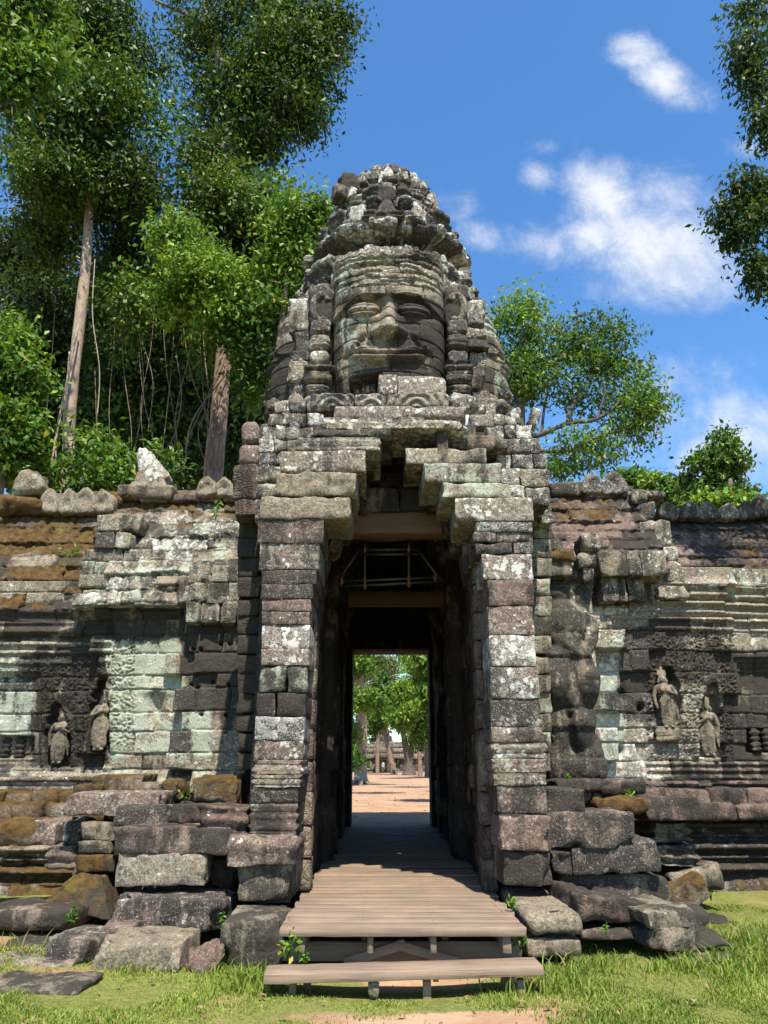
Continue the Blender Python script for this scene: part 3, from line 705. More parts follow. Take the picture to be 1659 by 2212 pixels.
FW = [(7.1, .74), (7.35, .82), (7.6, .89), (8.0, .945), (8.5, .97), (9.2, .985), (10.15, .99)]
def face_depth(x, z, seed, ns=1.0):
    hw = np.interp(z, [k[0] for k in FW], [k[1] for k in FW])
    t = np.clip(np.abs(x) / hw, 0, 1); ax = np.abs(x)
    lean = np.interp(z, [7.1, 7.4, 7.8, 8.3, 9.0, 9.6, 10.1], [.80, .93, 1.0, 1.03, 1.0, .96, .88])
    d = .66 * (1 - t ** 2.7) ** .5 * lean
    if ns < 1: d = d * np.interp(z, [8.8, 9.2, 9.5, 9.9], [1, .93, .78, .45])
    inside = (np.abs(x) < hw).astype(float)
    # diadem: stepped bands over the brow
    browz = 9.09 + .05 * np.sin(np.clip(ax / .8, 0, 1) * math.pi) - .24 * sstep(ax, .45, 1.0) - .035 * gs(ax, 0, .10)
    above = sstep(z, browz + .02, browz + .07)
    d = d + inside * above * (.055 + .03 * box(z, 9.42, 9.5, .012) + .045 * box(z, 9.55, 9.68, .015) * (.55 + .45 * np.cos(x * 34) ** 2) + .03 * box(z, 9.74, 9.80, .01) + .05 * box(z, 9.84, 10.2, .015))
    d = d + inside * above * .035 * gs((x * 5.2) % 1, .5, .28) * box(z, 9.86, 10.08, .03)
    # brow ridge, sockets
    d = d + inside * .10 * gs(z, browz + .0, .05)
    soc = np.exp(-((ax - .43) / .30) ** 2 - ((z - 8.92) / .16) ** 2)
    d = d - .20 * soc
    # upper lids, nearly closed, looking down
    lx = (ax - .43) / .285; lz = (z - 8.86) / .165
    lid = np.clip(1 - lx ** 2 - lz ** 2, 0, 1) ** .5
    d = d + .25 * lid
    slit = 8.765 + .045 * lx ** 2
    d = d - .09 * gs(z, slit, .018) * (np.abs(lx) < 1.08) - .035 * gs(z, 8.93 - .07 * lx ** 2, .016) * (np.abs(lx) < 1.15)
    d = d + .045 * np.exp(-lx ** 2 * .9 - ((z - 8.68) / .05) ** 2)
    # nose
    k = np.clip((9.22 - z) / (9.22 - 8.36), 0, 1)
    nw = .075 + .085 * k ** 1.6; nh = (.07 + .17 * k ** 1.1) * ns
    cut = sstep(z, 8.21, 8.40)
    d = d + nh * np.exp(-np.abs(x / nw) ** 2.4) * (z < 9.3) * cut * sstep(9.3 - z, 0, .08)
    ball = np.clip(1 - (x / .17) ** 2 - ((z - 8.38) / .14) ** 2, 0, 1) ** .5
    wing = np.clip(1 - ((ax - .20) / .115) ** 2 - ((z - 8.37) / .105) ** 2, 0, 1) ** .5
    d = d + .04 * ball + .125 * wing
    d = d - .05 * gs(ax, .09, .05) * gs(z, 8.26, .03)
    # cheeks and folds
    d = d + .06 * np.exp(-((ax - .56) / .22) ** 2 - ((z - 8.42) / .24) ** 2)
    d = d - .08 * gs(ax, .36 + (8.4 - z) * .5, .05) * box(z, 8.08, 8.34, .05)
    d = d + .05 * gs(ax, 0, .05) * 0 - .03 * gs(ax, 0, .035) * box(z, 8.12, 8.25, .02)
    # wide thick lips, corners turned up
    mx = ax / .62
    zm = 7.945 + .115 * mx ** 2.2
    wl = np.clip(1 - mx ** 2.5, 0, 1) ** .5
    up_ = np.clip(1 - ((z - (zm + .055)) / (.064 * (.35 + .65 * wl) + 1e-3)) ** 2, 0, 1) ** .5
    lo_ = np.clip(1 - ((z - (zm - .055)) / (.060 * (.25 + .75 * wl) + 1e-3)) ** 2, 0, 1) ** .5
    ins = (mx < 1)
    d = d + .13 * up_ * ins * (.5 + .5 * wl) + .15 * lo_ * ins * wl
    d = d - .075 * gs(z, zm, .02) * (mx < 1.02)
    d = d + .06 * gs(z, zm + .125 * (.4 + .6 * wl) + .01, .018) * (mx < 1.06)
    d = d - .06 * np.exp(-((ax - .68) / .06) ** 2 - ((z - 8.05) / .08) ** 2)
    # chin
    d = d - .06 * gs(z, 7.80, .05) * gs(ax, 0, .5) + .07 * np.exp(-(x / .3) ** 2 - ((z - 7.62) / .16) ** 2)
    return d, inside
def carved_face(N, seed, broken, base=1.72, ns=1.0):
    N = np.array(N, float); U = np.array([-N[1], N[0], 0.0])
    us = np.arange(-1.02, 1.021, .0125); zs = np.arange(7.12, 10.0, .0125)
    xx, zz = np.meshgrid(us, zs)
    wx = xx + .012 * vnoise(xx * 4, zz * 4, 0 * xx + seed, 3); wz = zz + .012 * vnoise(xx * 4, zz * 4, 0 * xx + seed, 4)
    d, ins = face_depth(wx, wz, seed, ns)
    rz = np.array([7.05, 7.36, 7.66, 7.86, 8.06, 8.27, 8.58, 8.81, 9.06, 9.30, 9.52, 9.72, 9.90, 10.3])
    M, R = masonry(us, zs, rz, .62, seed, groove=.045, gw=.009, off=.016, broken=.0, pillow=.0, wob=.018, rough=.010, tiltamp=.006)
    M = M + sstep(zz, 9.25, 9.4) * (.022 * fbm(xx * 9, zz * 9, 0 * xx + seed, 3, 31) + .02 * np.sign(vnoise(xx * 3, zz * 7, 0 * xx, 7)))
    d = d + M * (d > .05)
    if broken:
        d = d - .55 * box(xx, -.64, -.12, .02) * (1 - sstep(zz, 7.62, 7.66))
    rim = sstep(np.abs(xx), .9, 1.02)
    a = np.zeros(d.shape + (3,)); b = np.zeros(d.shape + (3,))
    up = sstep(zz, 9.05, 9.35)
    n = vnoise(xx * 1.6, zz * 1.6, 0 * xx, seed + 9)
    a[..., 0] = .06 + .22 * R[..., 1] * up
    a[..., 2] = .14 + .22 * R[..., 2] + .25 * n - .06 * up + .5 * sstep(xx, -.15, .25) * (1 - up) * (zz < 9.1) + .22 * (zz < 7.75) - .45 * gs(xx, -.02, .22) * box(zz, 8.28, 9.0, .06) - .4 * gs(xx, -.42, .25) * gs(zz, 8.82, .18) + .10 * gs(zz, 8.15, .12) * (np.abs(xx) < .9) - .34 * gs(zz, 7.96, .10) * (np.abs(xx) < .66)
    b[..., 0] = .25 + .3 * R[..., 3] + .75 * gs(xx, -.7, .22) * gs(zz, 8.45, .25) + .35 * gs(xx, -.8, .3) * up
    b[..., 1] = .15 + .5 * up + .3 * gs(zz, 8.36, .1) * (np.abs(xx) < .4) + .4 * gs(zz, 8.06 + .1 * xx ** 2, .03) * (np.abs(xx) < .6) + .35 * gs(zz, 7.86 + .2 * xx ** 2, .03) * (np.abs(xx) < .5); b[..., 2] = .7 * up * (zz > 9.4)  # lips lightened and their edges whitened in colour, as if catching light
    O = np.array([TX, TY, 0.0]) + N * base
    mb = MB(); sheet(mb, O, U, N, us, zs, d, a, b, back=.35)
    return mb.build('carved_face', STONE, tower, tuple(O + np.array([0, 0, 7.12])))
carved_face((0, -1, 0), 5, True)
carved_face((-1, 0, 0), 6, False, 1.55, .5)
carved_face((1, 0, 0), 7, False, 1.55, .5)
carved_face((0, 1, 0), 8, False)
# ears with long pendants between the faces
def tube(mb, pts, rad, n=8, a=(0, 0, 0), b=(0, 0, 0), rough=0.0, cap=True):
    pts = np.asarray(pts, float); m = len(pts); rad = np.broadcast_to(np.asarray(rad, float), (m,))
    T = np.gradient(pts, axis=0); T /= np.maximum(np.linalg.norm(T, axis=1, keepdims=True), 1e-9)
    up = np.array([0, 0, 1.0]) if abs(T[0, 2]) < .9 else np.array([1.0, 0, 0])
    vs = []
    for k in range(m):
        s = np.cross(T[k], up); s /= max(np.linalg.norm(s), 1e-9); up = np.cross(s, T[k])
        an = np.linspace(0, 2 * math.pi, n, endpoint=False)
        r = rad[k] * (1 + (rough * fbm(np.cos(an) * 1.5 + k * .35, np.sin(an) * 1.5, 0 * an + pts[0, 0], 2, 5) if rough else 0))
        vs.append(pts[k] + (np.cos(an) * r)[:, None] * s + (np.sin(an) * r)[:, None] * up)
    v = np.concatenate(vs); idx = np.arange(m * n).reshape(m, n); nx = np.roll(idx, -1, 1)
    q = np.stack([idx[:-1].ravel(), nx[:-1].ravel(), nx[1:].ravel(), idx[1:].ravel()], 1)
    t = None
    if cap:
        v = np.concatenate([v, pts[:1], pts[-1:]]); c0 = m * n
        t = np.concatenate([np.stack([nx[0], idx[0], np.full(n, c0)], 1), np.stack([idx[-1], nx[-1], np.full(n, c0 + 1)], 1)])
    mb.add(v, q, t, a=a, b=b)
def smooth_path(pts, n=24):
    pts = np.asarray(pts, float); m = len(pts); t = np.linspace(0, m - 1, n); out = []
    for u in t:
        i = min(int(u), m - 2); f = u - i
        p0, p1, p2, p3 = pts[max(i - 1, 0)], pts[i], pts[i + 1], pts[min(i + 2, m - 1)]
        out.append(.5 * (2 * p1 + (p2 - p0) * f + (2 * p0 - 5 * p1 + 4 * p2 - p3) * f * f + (3 * p1 - p0 - 3 * p2 + p3) * f ** 3))
    return np.array(out)
PAT = (.2, 0, .38, .45, .66, .6)
for (an, sgn) in [(-90, -1), (-90, 1), (180, -1), (180, 1), (0, -1), (0, 1)]:
    ar = math.radians(an); N = np.array([math.cos(ar), math.sin(ar), 0]); U = np.array([-N[1], N[0], 0])
    C = np.array([TX, TY, 0]) + N * (1.93 if an == -90 else 1.78) + U * sgn * 1.16
    mb = MB(); yaw = ar + math.pi / 2; front_of_side = (an == 0 and sgn < 0) or (an == 180 and sgn > 0)
    for (z0, z1, w, rg) in [(7.2, 7.42, .42, mould(1, .03, .5)), (7.42, 7.62, .34, mould(2, .03)), (7.62, 7.84, .40, mould(3, .025)), (7.84, 7.98, .46, mould(1, .03, .5)), (7.98, 8.25, .33, None), (8.25, 8.55, .34, mould(3, .015)), (8.55, 8.86, .33, None)]:
        block(mb, tuple(C + np.array([0, 0, (z0 + z1) / 2])), (w, .40, z1 - z0 - .006), yaw=yaw, at=PAT, ridge=rg, res=.04, r=.09 if w < .4 else .06, jit=.015, rough=.012)
    loop = [C + U * (.13 * math.cos(q) * sgn) + N * .12 + np.array([0, 0, 9.08 + .25 * math.sin(q)]) for q in np.linspace(-2.2, 2.6, 16)]
    tube(mb, smooth_path(loop, 26), .062, 8, a=PAT[:3], b=PAT[3:], rough=.25)
    block(mb, tuple(C + np.array([0, 0, 9.1]) - N * .05), (.40, .36, .72), yaw=yaw, at=(.2, 0, .6, .2, .2, .4), res=.05, r=.08, rough=.02)
    block(mb, tuple(C + np.array([0, 0, 9.46]) - N * .12), (.44, .42, .26), yaw=yaw, at=PAT, res=.05, r=.06, rough=.025)
    if not front_of_side: mb.build('ear_pendant', STONE, tower, tuple(C + np.array([0, 0, 7.2])))
    mb = MB(); C2 = np.array([TX, TY, 0]) + N * (1.62 if an == -90 else 1.22) + U * sgn * 1.50       # carved band behind the pendant
    zb = 7.2
    while zb < 9.25:
        hb = RNG.uniform(.16, .42); ins = RNG.uniform(-.09, .05) - .10 * sstep(zb, 8.6, 9.3)
        block(mb, tuple(C2 + N * ins - U * sgn * RNG.uniform(-.03, .08) + np.array([0, 0, zb + hb / 2])), (RNG.uniform(.3, .5), .62, hb - .006), yaw=yaw + RNG.uniform(-.12, .12), roll=RNG.uniform(-.05, .05), at=(.25, 0, RNG.uniform(.2, .7), .45, RNG.uniform(.5, .95), .8), res=.045, r=.03, rough=.024, jit=.035, chip=1.8)
        zb += hb
    mb.build('corner_band', STONE, tower, tuple(C2 + np.array([0, 0, 7.2])))
# chest stones under the chin and the carved ledge below
mb = MB()
pxblock(mb, 817, 858, 808, 851, 10.62, .6, (.85, 0, .15, .1, .62, .3), res=.04); pxblock(mb, 859, 962, 812, 852, 10.62, .6, (.35, .05, .1, .3, .95, .3), res=.04, chip=1.6)
mb.build('chest_stone', STONE, tower, P(890, 851, 10.9))
mb = MB()
def arcs(x0, x1):
    def w(p, un, h):
        p = p.copy(); f = (un[:, 1] < -.9)
        r = np.hypot(un[:, 0] * h[0], un[:, 2] * h[2] + h[2] * 1.1)
        p[:, 1] -= f * .022 * np.sin(r * 55); return p
    pxblock(mb, x0, x1, 848, 879, 10.25, .8, (.2, 0, .32, .45, .8, .2), warp=w, res=.022, maxn=50, r=.04)
arcs(668, 765); arcs(766, 835); arcs(836, 964)
for x in (640, 690, 952, 985, 1018):
    pxblock(mb, x - 17, x + 17, 846, 884, 10.3, .5, (.2, 0, .32, .45, .75, .5), r=.12, rough=.03, jit=.03, res=.045)
for x in (592, 618, 1035, 1062, 1080):
    pxblock(mb, x - 17, x + 17, 858, 890, 10.9, .5, (.2, 0, .35, .45, .7, .5), r=.1, rough=.03, jit=.03, res=.05)
mb.build('carved_ledge', STONE, tower, P(820, 879, 10.5))

# ------------------------------------------------------------------ carved figures (grown from joined solids, remeshed into one skin)
def ell(mb, c, r, n=10):
    th = np.linspace(0, math.pi, n + 1); ph = np.linspace(0, 2 * math.pi, 2 * n, endpoint=False)
    v = [(0, 0, 1)] + [(math.sin(t) * math.cos(p), math.sin(t) * math.sin(p), math.cos(t)) for t in th[1:-1] for p in ph] + [(0, 0, -1)]
    v = np.array(v) * np.asarray(r) + np.asarray(c); m = 2 * n; q = []; t = []
    for j in range(m):
        k = (j + 1) % m
        t.append((0, 1 + j, 1 + k)); t.append((len(v) - 1, 1 + (n - 2) * m + k, 1 + (n - 2) * m + j))
        for i in range(n - 2): q.append((1 + i * m + j, 1 + (i + 1) * m + j, 1 + (i + 1) * m + k, 1 + i * m + k))
    mb.add(v, q, t)
def limb(mb, pts, rad, n=14):
    p = smooth_path(pts, n); tt = np.linspace(0, len(rad) - 1, n)
    tube(mb, p, np.interp(tt, np.arange(len(rad)), rad), 10)
    ell(mb, p[0], [rad[0]] * 3, 6); ell(mb, p[-1], [rad[-1]] * 3, 6)
def remeshed(mb, voxel, smooth=2):
    o = mb.build('rough_figure', STONE); md = o.modifiers.new('r', 'REMESH'); md.mode = 'VOXEL'; md.voxel_size = voxel
    if smooth: ms = o.modifiers.new('s', 'SMOOTH'); ms.iterations = smooth
    dg = bpy.context.evaluated_depsgraph_get(); me = o.evaluated_get(dg).to_mesh()
    v = np.zeros(len(me.vertices) * 3); me.vertices.foreach_get('co', v); v = v.reshape(-1, 3)
    f = [tuple(p.vertices) for p in me.polygons]
    q = [x for x in f if len(x) == 4]; t = [x for x in f if len(x) == 3]
    src = o.data; bpy.data.objects.remove(o); bpy.data.meshes.remove(src)
    return v, q, t
def devata(arm, sway):
    """standing goddess, height 1, facing -Y"""
    mb = MB(); s = sway
    ell(mb, (s * .25, 0, .80), (.062, .065, .082)); ell(mb, (s * .25, -.055, .795), (.016, .02, .022), 6)
    limb(mb, [(s * .25, 0, .86), (s * .25, 0, .93), (s * .25, .0, 1.0)], [.058, .042, .012])
    for k in (-1, 0, 1): limb(mb, [(s * .25 + .045 * k, 0, .87), (s * .25 + .06 * k, 0, .95)], [.03, .01], 6)
    for k in (-1, 1): ell(mb, (s * .25 + k * .068, 0, .755), (.018, .025, .045), 6)
    limb(mb, [(s * .22, 0, .74), (s * .2, 0, .69)], [.036, .04], 6)
    limb(mb, [(-.115 + s * .15, 0, .655), (.115 + s * .15, 0, .655)], [.052, .052], 8)
    limb(mb, [(s * .15, 0, .64), (s * .05, 0, .54), (0, 0, .47)], [.088, .066, .088])
    for k in (-1, 1): ell(mb, (k * .052 + s * .12, -.072, .61), (.045, .042, .043), 8)
    limb(mb, [(0, 0, .46), (-s * .1, 0, .3), (-s * .05, 0, .1)], [.11, .108, .105])
    for k in (-1, 1):
        limb(mb, [(k * .055 - s * .05, -.02, .42), (k * .06 - s * .1, -.035, .26), (k * .06, -.02, .1)], [.075, .07, .06])
        limb(mb, [(k * .05, 0, .12), (k * .05, -.01, .03)], [.03, .034], 6); ell(mb, (k * .055, -.05, .02), (.035, .07, .022), 6)
    limb(mb, [(.09 - s * .1, -.03, .44), (.16, -.02, .3), (.17, -.02, .14)], [.02, .03, .012])
    for k in (-1, 1):
        sh = (k * .135 + s * .15, 0, .655)
        if k == arm: limb(mb, [sh, (k * .185 + s * .1, -.02, .55), (k * .12, -.09, .555), (k * .02 + s * .1, -.115, .60)], [.038, .033, .026, .024])
        else: limb(mb, [sh, (k * .185 + s * .05, -.01, .54), (k * .185, -.03, .42), (k * .17, -.03, .33)], [.038, .032, .026, .026])
    return remeshed(mb, .0095, 1)
def guardian():
    """worn figure in high relief, height 1 (2.9 m), facing -Y"""
    mb = MB()
    limb(mb, [(-.02, 0, .86), (-.01, -.02, .76), (.0, -.03, .66)], [.10, .13, .125])
    ell(mb, (.0, -.06, .74), (.145, .10, .13)); ell(mb, (-.02, -.03, .90), (.12, .09, .07))
    ell(mb, (.02, -.05, .58), (.13, .10, .10))
    limb(mb, [(.12, 0, .84), (.17, -.02, .92), (.2, -.01, 1.0)], [.055, .05, .03]); limb(mb, [(.13, -.02, .80), (.2, -.02, .72), (.16, -.05, .62)], [.05, .045, .035])
    limb(mb, [(-.11, 0, .85), (-.15, 0, .76), (-.13, -.04, .66)], [.045, .04, .03])
    limb(mb, [(-.06, -.06, .56), (-.07, -.10, .46), (-.06, -.06, .36)], [.095, .105, .07]); limb(mb, [(.09, -.05, .55), (.115, -.08, .45), (.10, -.05, .36)], [.09, .095, .065])
    limb(mb, [(-.05, -.04, .36), (-.07, -.05, .25), (-.06, -.04, .14)], [.07, .075, .06]); limb(mb, [(.09, -.04, .36), (.09, -.05, .25), (.09, -.04, .14)], [.065, .07, .055])
    ell(mb, (.02, -.10, .37), (.05, .06, .075)); ell(mb, (.06, -.09, .24), (.06, .05, .1))
    for x, w in ((-.10, .055), (-.02, .05), (.07, .06), (.15, .05)): limb(mb, [(x, -.02, .16), (x + .01, -.05, .07), (x, -.03, .0)], [w, w * 1.1, w])
    limb(mb, [(-.1, -.10, .70), (.02, -.15, .62), (.14, -.10, .56)], [.014, .016, .014])
    return remeshed(mb, .012, 1)
FIGS = [devata(1, .0), devata(-1, .16), devata(1, -.1)]
def place_fig(name, fig, X, Y, Z, h, parent, at, depth=1.0, yaw=0, jointed=False, wide=1.0):
    v, q, t = fig; v = v * h; v = v * np.array([wide, depth, 1])
    o = np.random.RandomState(int(abs(X * 100))).uniform(0, 50, 3)
    for k in range(3): v[:, k] = v[:, k] + (.02 if jointed else .008) * fbm(v[:, 0] * (5 if jointed else 10) + o[k], v[:, 1] * 6, v[:, 2] * (5 if jointed else 10), 3, 3 + k)
    if jointed:
        rz = rows(0, h, .33, 5); dz = np.min(np.abs(v[:, 2][:, None] - rz[None]), 1)
        v[:, 1] += .035 * np.exp(-(dz / .014) ** 2) + (np.searchsorted(rz, v[:, 2]) % 3 - 1) * .02
    c, s = math.cos(yaw), math.sin(yaw)
    v = np.stack([v[:, 0] * c - v[:, 1] * s, v[:, 0] * s + v[:, 1] * c, v[:, 2]], 1) + np.array([X, Y, Z])
    mb = MB(); mb.add(v, q, t, a=at[:3], b=at[3:]); return mb.build(name, STONE, parent, (X, Y, Z))

# ------------------------------------------------------------------ enclosure walls either side
def niche_mask(px, py, x0, x1, y0, y1):
    """lobed pointed arch; returns 0..1"""
    c = (x0 + x1) / 2; hw = (x1 - x0) / 2; t = np.clip((py - y0) / (hw * 2.4), 0, 1)
    w = hw * (t ** .55) * (1 + .12 * np.sin(t * 14) * (t < .95))
    return sstep(w - np.abs(px - c), -2, 2) * (py > y0) * sstep(y1 - py, -2, 2)
def petal_block(mb, x, Y, z, w, h, t, at, yaw=0, **kw):
    def wp(p, un, hh):
        k = np.clip((un[:, 2] + 1) / 2, 0, 1); p = p.copy(); p[:, 0] *= (1 - k ** 3.0 * .8) * (1 + .08 * np.sin(k * 3))
        f = (un[:, 1] < -.9); p[:, 1] += f * .05 * np.exp(-(un[:, 0] / .45) ** 2 - ((un[:, 2] + .1) / .5) ** 2); return p
    block(mb, (x, Y, z + h / 2), (w, t, h), yaw=yaw, at=at, warp=wp, r=.06, rough=.018, jit=.02, res=.04, **kw)

def wall_sheet(name, parent, px0, px1, py0, py1, Y, seed, offn, shape, attr, res=.0145, rowh=.27, bw=.52, **kw):
    X0 = P(px0, 1450, Y)[0]; X1 = P(px1, 1450, Y)[0]; Z0 = ZP(py1, Y); Z1 = ZP(py0, Y)
    us = np.arange(X0, X1, res); zs = np.arange(Z0, Z1, res)
    uu, zz = np.meshgrid(us, zs); px, py = proj(uu, Y + 0 * uu, zz)
    def off(u, z):
        a, b = proj(u, Y, z); return offn(a, b)
    D, R = masonry(us, zs, rows(Z0, Z1, rowh, seed), bw, seed + 1, offn=off, **kw)
    D = D + shape(px, py, uu, zz)
    a, b = attr(px, py, R)
    mb = MB(); sheet(mb, (0, Y, 0), (1, 0, 0), (0, -1, 0), us, zs, D, a, b, back=.5)
    return mb.build(name, STONE, parent, ((X0 + X1) / 2, Y, Z0))
def ornament(px, py, amp):                               # shallow carved scrollwork
    r = vnoise(px / 9., py / 9., 0 * px, 71)
    return amp * np.sin(r * 9 + np.hypot((px % 34) - 17, (py % 38) - 19) * .55)

# ---- left wall
lw = empty('enclosure_gallery', P(200, 1700, 12.0), 'long left enclosure wall with mossy stone roof and two carved goddesses', 'wall')
def l_off(px, py): return (.42 if px > 395 else .18 if px > 242 else 0) + (.10 if px > 395 and py > 1600 else 0) - (.10 if 395 < px < 455 and 1250 < py < 1480 else 0)
def l_shape(px, py, u, z):
    d = 0 * px; a = px < 250; b = (px >= 250) & (px < 395)
    for (yc, w, k) in [(1322, 9, .07), (1346, 6, .05), (1366, 9, .10), (1392, 6, .07), (1410, 5, .05), (1432, 5, .04)]: d = d + k * gs(py, yc, w) * a
    for (yc, w, k) in [(1272, 9, .09), (1292, 5, .05), (1312, 7, .08), (1330, 6, .07)]: d = d + k * gs(py, yc, w) * (px < 400) * (px > 190)
    for (x0, x1, y0, y1) in [(97, 153, 1518, 1655), (196, 246, 1468, 1626)]:
        m = niche_mask(px, py, x0, x1, y0, y1); mo = niche_mask(px, py, x0 - 13, x1 + 13, y0 - 22, y1)
        d = d - .13 * m + .05 * (mo - m)
    w = box(px, -200, 88, 1.5) * box(py, 1452, 1660, 1.5); d = d - .06 * w
    w = box(px, -200, 78, 1.5) * box(py, 1462, 1650, 1.5); d = d - .05 * w
    w = box(px, -200, 68, 1.5) * box(py, 1474, 1640, 1.5); d = d + .04 * w - .12 * box(px, -30, 66, 1.5) * box(py, 1590, 1638, 1.5)
    d = d + ornament(px, py, .017) * np.clip(box(px, 88, 250, 5) * box(py, 1420, 1650, 5) + box(px, 250, 300, 5) * box(py, 1380, 1620, 5) + .8 * box(px, -90, 250, 5) * box(py, 1420, 1452, 4), 0, 1)
    d = d - .05 * np.exp(-((px - 345) / 13) ** 2 - ((py - 1530) / 26) ** 2) * 2.4 + .06 * np.exp(-((px - 350) / 32) ** 2 - ((py - 1492) / 12) ** 2)
    for (hx, hy) in [(418, 1410), (432, 1411), (447, 1412), (488, 1400), (508, 1400), (425, 1484), (438, 1490), (448, 1548), (500, 1550), (470, 1478), (505, 1486), (430, 1345), (475, 1310), (505, 1355)]:
        d = d - .13 * np.exp(-((px - hx) / 3.4) ** 2 - ((py - hy) / 3.4) ** 2)
    for yc in (1662, 1676, 1690): d = d + .05 * gs(py, yc, 5) * (px < 250)
    d = d + .10 * sstep(py, 1655, 1700)
    return d
def l_attr(px, py, R):
    a = np.zeros(R.shape[:2] + (3,)); b = np.zeros_like(a); n = vnoise(px / 60, py / 60, 0 * px, 4)
    gr = .8 * box(px, 240, 395, 25) * box(py, 1385, 1640, 15) + box(px, 395, 470, 15) * box(py, 1480, 1640, 20) + .8 * box(px, -100, 70, 15) * box(py, 1450, 1600, 10) + .55 * box(px, -100, 240, 20) * box(py, 1370, 1450, 20) + .4 * (py > 1660)
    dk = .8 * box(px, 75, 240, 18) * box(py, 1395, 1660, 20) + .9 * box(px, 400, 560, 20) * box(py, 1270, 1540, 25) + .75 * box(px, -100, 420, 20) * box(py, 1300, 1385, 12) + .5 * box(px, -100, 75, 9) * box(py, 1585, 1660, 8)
    a[..., 0] = .15 + .2 * R[..., 1]; a[..., 1] = .45 * box(px, 300, 560, 30) * (py > 1630) * R[..., 3] + .05
    a[..., 2] = np.clip(.12 + .5 * dk + .2 * n + .55 * (R[..., 2] > np.where(dk > .5, .45, .82)) * (.4 + .6 * np.clip(dk, 0, 1)), 0, 1.0)
    b[..., 0] = np.clip(.4 + .65 * gr + .25 * n - .15 * dk, 0, 1.1); b[..., 1] = .35 + .3 * R[..., 3] - .2 * np.clip(dk, 0, 1); b[..., 2] = .5 * box(px, 60, 260, 10)
    return a, b
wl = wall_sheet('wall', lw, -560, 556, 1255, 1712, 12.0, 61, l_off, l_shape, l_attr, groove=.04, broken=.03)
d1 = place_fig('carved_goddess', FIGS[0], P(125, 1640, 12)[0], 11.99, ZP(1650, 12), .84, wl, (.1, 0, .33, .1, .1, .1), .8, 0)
d1['label'] = 'small goddess with hand at her breast in the lower dark niche'
d2 = place_fig('carved_goddess', FIGS[1], P(221, 1620, 12)[0], 11.86, ZP(1622, 12), .93, wl, (.1, 0, .27, .15, .2, .1), .8, 0)
d2['label'] = 'goddess with worn skirt in the taller niche beside pale green blocks'

def roof(name, parent, px0, px1, pyb, pyt, Y, run, seed, offn, attr, rib=.17, rowh=.3, power=1.25):
    X0 = P(px0, pyb, Y)[0]; X1 = P(px1, pyb, Y)[0]; Z0 = ZP(pyb, Y); Z1 = P(0, pyt, Y + run)[2]
    us = np.arange(X0, X1, .02); zs = np.arange(Z0, Z1, .018)
    uu, zz = np.meshgrid(us, zs); k = (zz - Z0) / (Z1 - Z0)
    rz = rows(Z0, Z1, rowh, seed); rs = np.random.RandomState(seed)
    base = -run * k ** power
    px, py = proj(uu, Y - base, zz)
    off = lambda u, z: offn(*proj(u, Y + run * max(0, (z - Z0) / (Z1 - Z0)) ** power, z))
    D, R = masonry(us, zs, rz, .62, seed + 1, offn=off, groove=.03, off=.05, broken=.12, rough=.02, pillow=.012, tiltamp=.04, wob=.05)
    ri = np.clip(np.searchsorted(rz, zz) - 1, 0, len(rz) - 2); fz = (zz - rz[ri]) / (rz[ri + 1] - rz[ri])
    ph = rs.uniform(0, 1, len(rz))[ri]
    wav = np.abs(np.sin((uu / rib + .12 * ph + .15 * vnoise(uu * 2, zz * 2, 0 * uu, seed)) * math.pi))
    D = D + base + .04 * (wav - .5) * (.4 + R[..., 3]) + .035 * (.5 - fz)
    a, b = attr(px, py, R)
    mb = MB(); sheet(mb, (0, Y, 0), (1, 0, 0), (0, -1, 0), us, zs, D, a, b, back=run + .8)
    return mb.build(name, STONE, parent, ((X0 + X1) / 2, Y, Z0))
def lr_attr(px, py, R):
    a = np.zeros(R.shape[:2] + (3,)); b = np.zeros_like(a); n = vnoise(px / 50, py / 40, 0 * px, 14)
    edge = np.interp(px, [0, 190, 230, 330, 500], [1330, 1310, 1180, 1130, 1120])
    ms = sstep(edge - py, -30, 40)
    a[..., 0] = .35 + .3 * R[..., 1]; a[..., 1] = np.clip(.62 * ms + .35 * n + .7 * (R[..., 2] - .5), 0, 1) * (ms > .02) + .08
    a[..., 2] = .25 + .25 * R[..., 1]; b[..., 0] = .3 + .4 * (1 - ms); b[..., 1] = .45 * (1 - ms) + .65 * R[..., 3] ** 2
    return a, b
lr = roof('roof', lw, -560, 512, 1318, 1066, 11.93, 1.6, 91, lambda x, y: (.0 if x < 205 else .16) + (.16 if x > 205 and y > 1130 else 0) + (.0 if y < 1230 or x < 205 else .12), lr_attr)
# projecting grey stones where the roof is broken
mb = MB(); rs = random.Random(71); GRY = (.1, .15, .3, .55, .6, .45)
for (y0, y1, xl, xr, Y, n) in [(1240, 1272, 168, 390, 11.78, 3), (1212, 1242, 172, 345, 11.8, 2), (1184, 1213, 178, 352, 11.86, 2), (1148, 1184, 205, 282, 11.9, 2), (1111, 1148, 208, 304, 12.0, 2), (1272, 1306, 178, 378, 11.8, 4), (1258, 1300, 395, 545, 11.5, 3), (1220, 1258, 408, 550, 11.6, 3), (1300, 1345, 400, 548, 11.4, 4)]:
    row(mb, y0, y1, xl, xr, Y, n, GRY, dep=.6, prot=.05, res=.04, r=.016, jit=.02)
mb.build('broken_edge_course', STONE, lw, P(300, 1240, 11.5))
